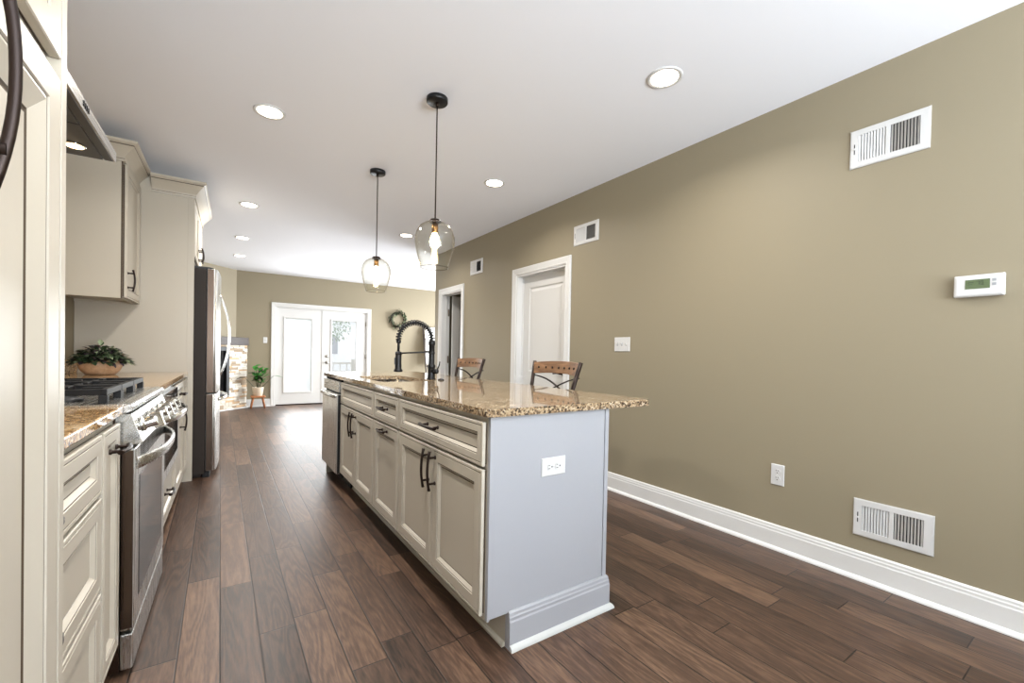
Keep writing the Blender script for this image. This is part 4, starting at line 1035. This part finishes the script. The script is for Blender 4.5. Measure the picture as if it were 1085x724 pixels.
# ------------------------------------------------------------------ plant on its stand beside the doors
PX, PY = .605, 9.52
t = thing('plant_stand', 'small low wooden stand beside the glazed doors', 'stand', (PX, PY, 0))
MB().prism(rrect(-.12, -.11, .12, .11, .02), .205, .232, 'z').build('top', M['stand'], t, bevel=.003)
for sx in (-1, 1):
    for sy in (-1, 1): MB().tube([(sx*.115, sy*.10, 0), (sx*.075, sy*.07, .206)], [.012, .016], 8).build('leg', M['stand'], t)
t = thing('potted_plant', 'bright green leafy plant in a cream pot on the low wooden stand', 'plant', (PX, PY, .2325))
MB().lathe([(.070, 0), (.074, .004), (.096, .150), (.098, .165), (.090, .165), (.086, .13), (0, .13)], seg=28).build('pot', M['pot'], t)
MB().lathe([(.087, .131), (.04, .14), (0, .141)], seg=20).build('soil', M['soil'], t)
stem = MB(); lv = MB()
for k, (ax, ay, hh, ln_) in enumerate(((.02, 0, .38, .10), (-.07, -.04, .34, .10), (.10, .02, .36, .10), (.0, -.08, .26, .09), (-.04, .05, .42, .1), (.08, -.06, .22, .1), (-.22, -.05, .22, .13), (.26, .0, .25, .13))):
    base = Vector((ax*.15, ay*.15, .13)); top = Vector((ax, ay, .13+hh)); md = (base+top)/2+Vector((ax*.1, 0, .03))
    stem.tube([base, md, top], .004, 6)
    nl = 7 if abs(ax) < .2 else 1
    for j in range(nl):
        p = base.lerp(top, .45+.55*j/max(1, nl-1)) if nl > 1 else top
        a = random.uniform(0, 2*PI)
        dr_ = Vector((math.cos(a), math.sin(a)*.6, random.uniform(.1, .9))) if nl > 1 else Vector((math.copysign(1, ax), -.1, -.05))
        leaf(lv, p, dr_, random.uniform(.11, .17), random.uniform(.075, .105), random.choices((0, 1), (70, 30))[0], .2)
stem.build('stem', M['leaf'], t); lv.build('foliage', [M['leafbright'], M['leaf']], t)

# ------------------------------------------------------------------ wreath on the back wall
t = thing('wreath', 'round green leaf wreath hanging on the back wall right of the doors', 'wreath', (3.39, YB-.035, 1.865))
ring = [(.165*math.cos(2*PI*k/40), 0, .165*math.sin(2*PI*k/40)) for k in range(41)]
MB().tube(ring, .014, 6, caps=False).build('vine_ring', M['darkwood'], t)
m = MB()
for k in range(330):
    q = random.uniform(0, 2*PI); r = .165+random.gauss(0, .026); a = q+PI/2+random.gauss(0, .7)
    leaf(m, (r*math.cos(q), random.uniform(-.03, .022), r*math.sin(q)), (math.cos(a), random.uniform(-.6, .15), math.sin(a)), random.uniform(.045, .07), random.uniform(.02, .032), random.choices((0, 1, 2), (55, 35, 10))[0], .1)
m.build('foliage', [M['leaf'], M['leafgrey'], M['leafpurple']], t)

# ------------------------------------------------------------------ blanket ladder by the back wall
LX, LY = 4.22, 9.30
t = thing('blanket_ladder', 'dark ladder leaning on the back wall hung with white blankets', 'ladder', (LX, LY, 0))
ztop = 1.80; lean = .40
for x in (-.24, .24): MB().tube([(x, 0, 0), (x, lean, ztop)], .018, 8).build('rail', M['darkwood'], t)
for z in (.40, .80, 1.15, 1.44, 1.70): MB().tube([(-.24, lean*z/ztop, z), (.24, lean*z/ztop, z)], .014, 8).build('rung', M['darkwood'], t)
def blanket(z, drop, lab, x0_, x1_):
    yc = LY+lean*z/ztop; m = MB(); n = 16; prof = [(-.030, z-drop)]+[(-.030, z-drop*k/6) for k in range(5, 0, -1)]+[(-.026, z+.012), (0, z+.026), (.026, z+.012), (.030, z-.1), (.034, z-drop*.6)]
    rows = []
    for i in range(n+1):
        x = x0_+(x1_-x0_)*i/n; rp = .010*math.sin(i*2.1)+.006*math.sin(i*.9)
        rows.append([(LX+x, yc+a+(rp-.008 if a < 0 else 0)*(1 if c < z else 0)-(.012 if a < 0 else 0), c) for a, c in prof])
    k = len(prof); vs = [p for r_ in rows for p in r_]
    m.add(vs, [(i*k+j, (i+1)*k+j, (i+1)*k+j+1, i*k+j+1) for i in range(n) for j in range(k-1)], 0, True)
    o = m.build('blanket', M['blanket']); s_ = o.modifiers.new('thick', 'SOLIDIFY'); s_.thickness = .008
    tag(o, lab, 'blanket')
blanket(1.70, .235, 'white blanket folded over the top rung of the dark ladder', -.20, .20)
blanket(1.44, .60, 'long white blanket hanging from the ladder below the folded one', -.21, .17)
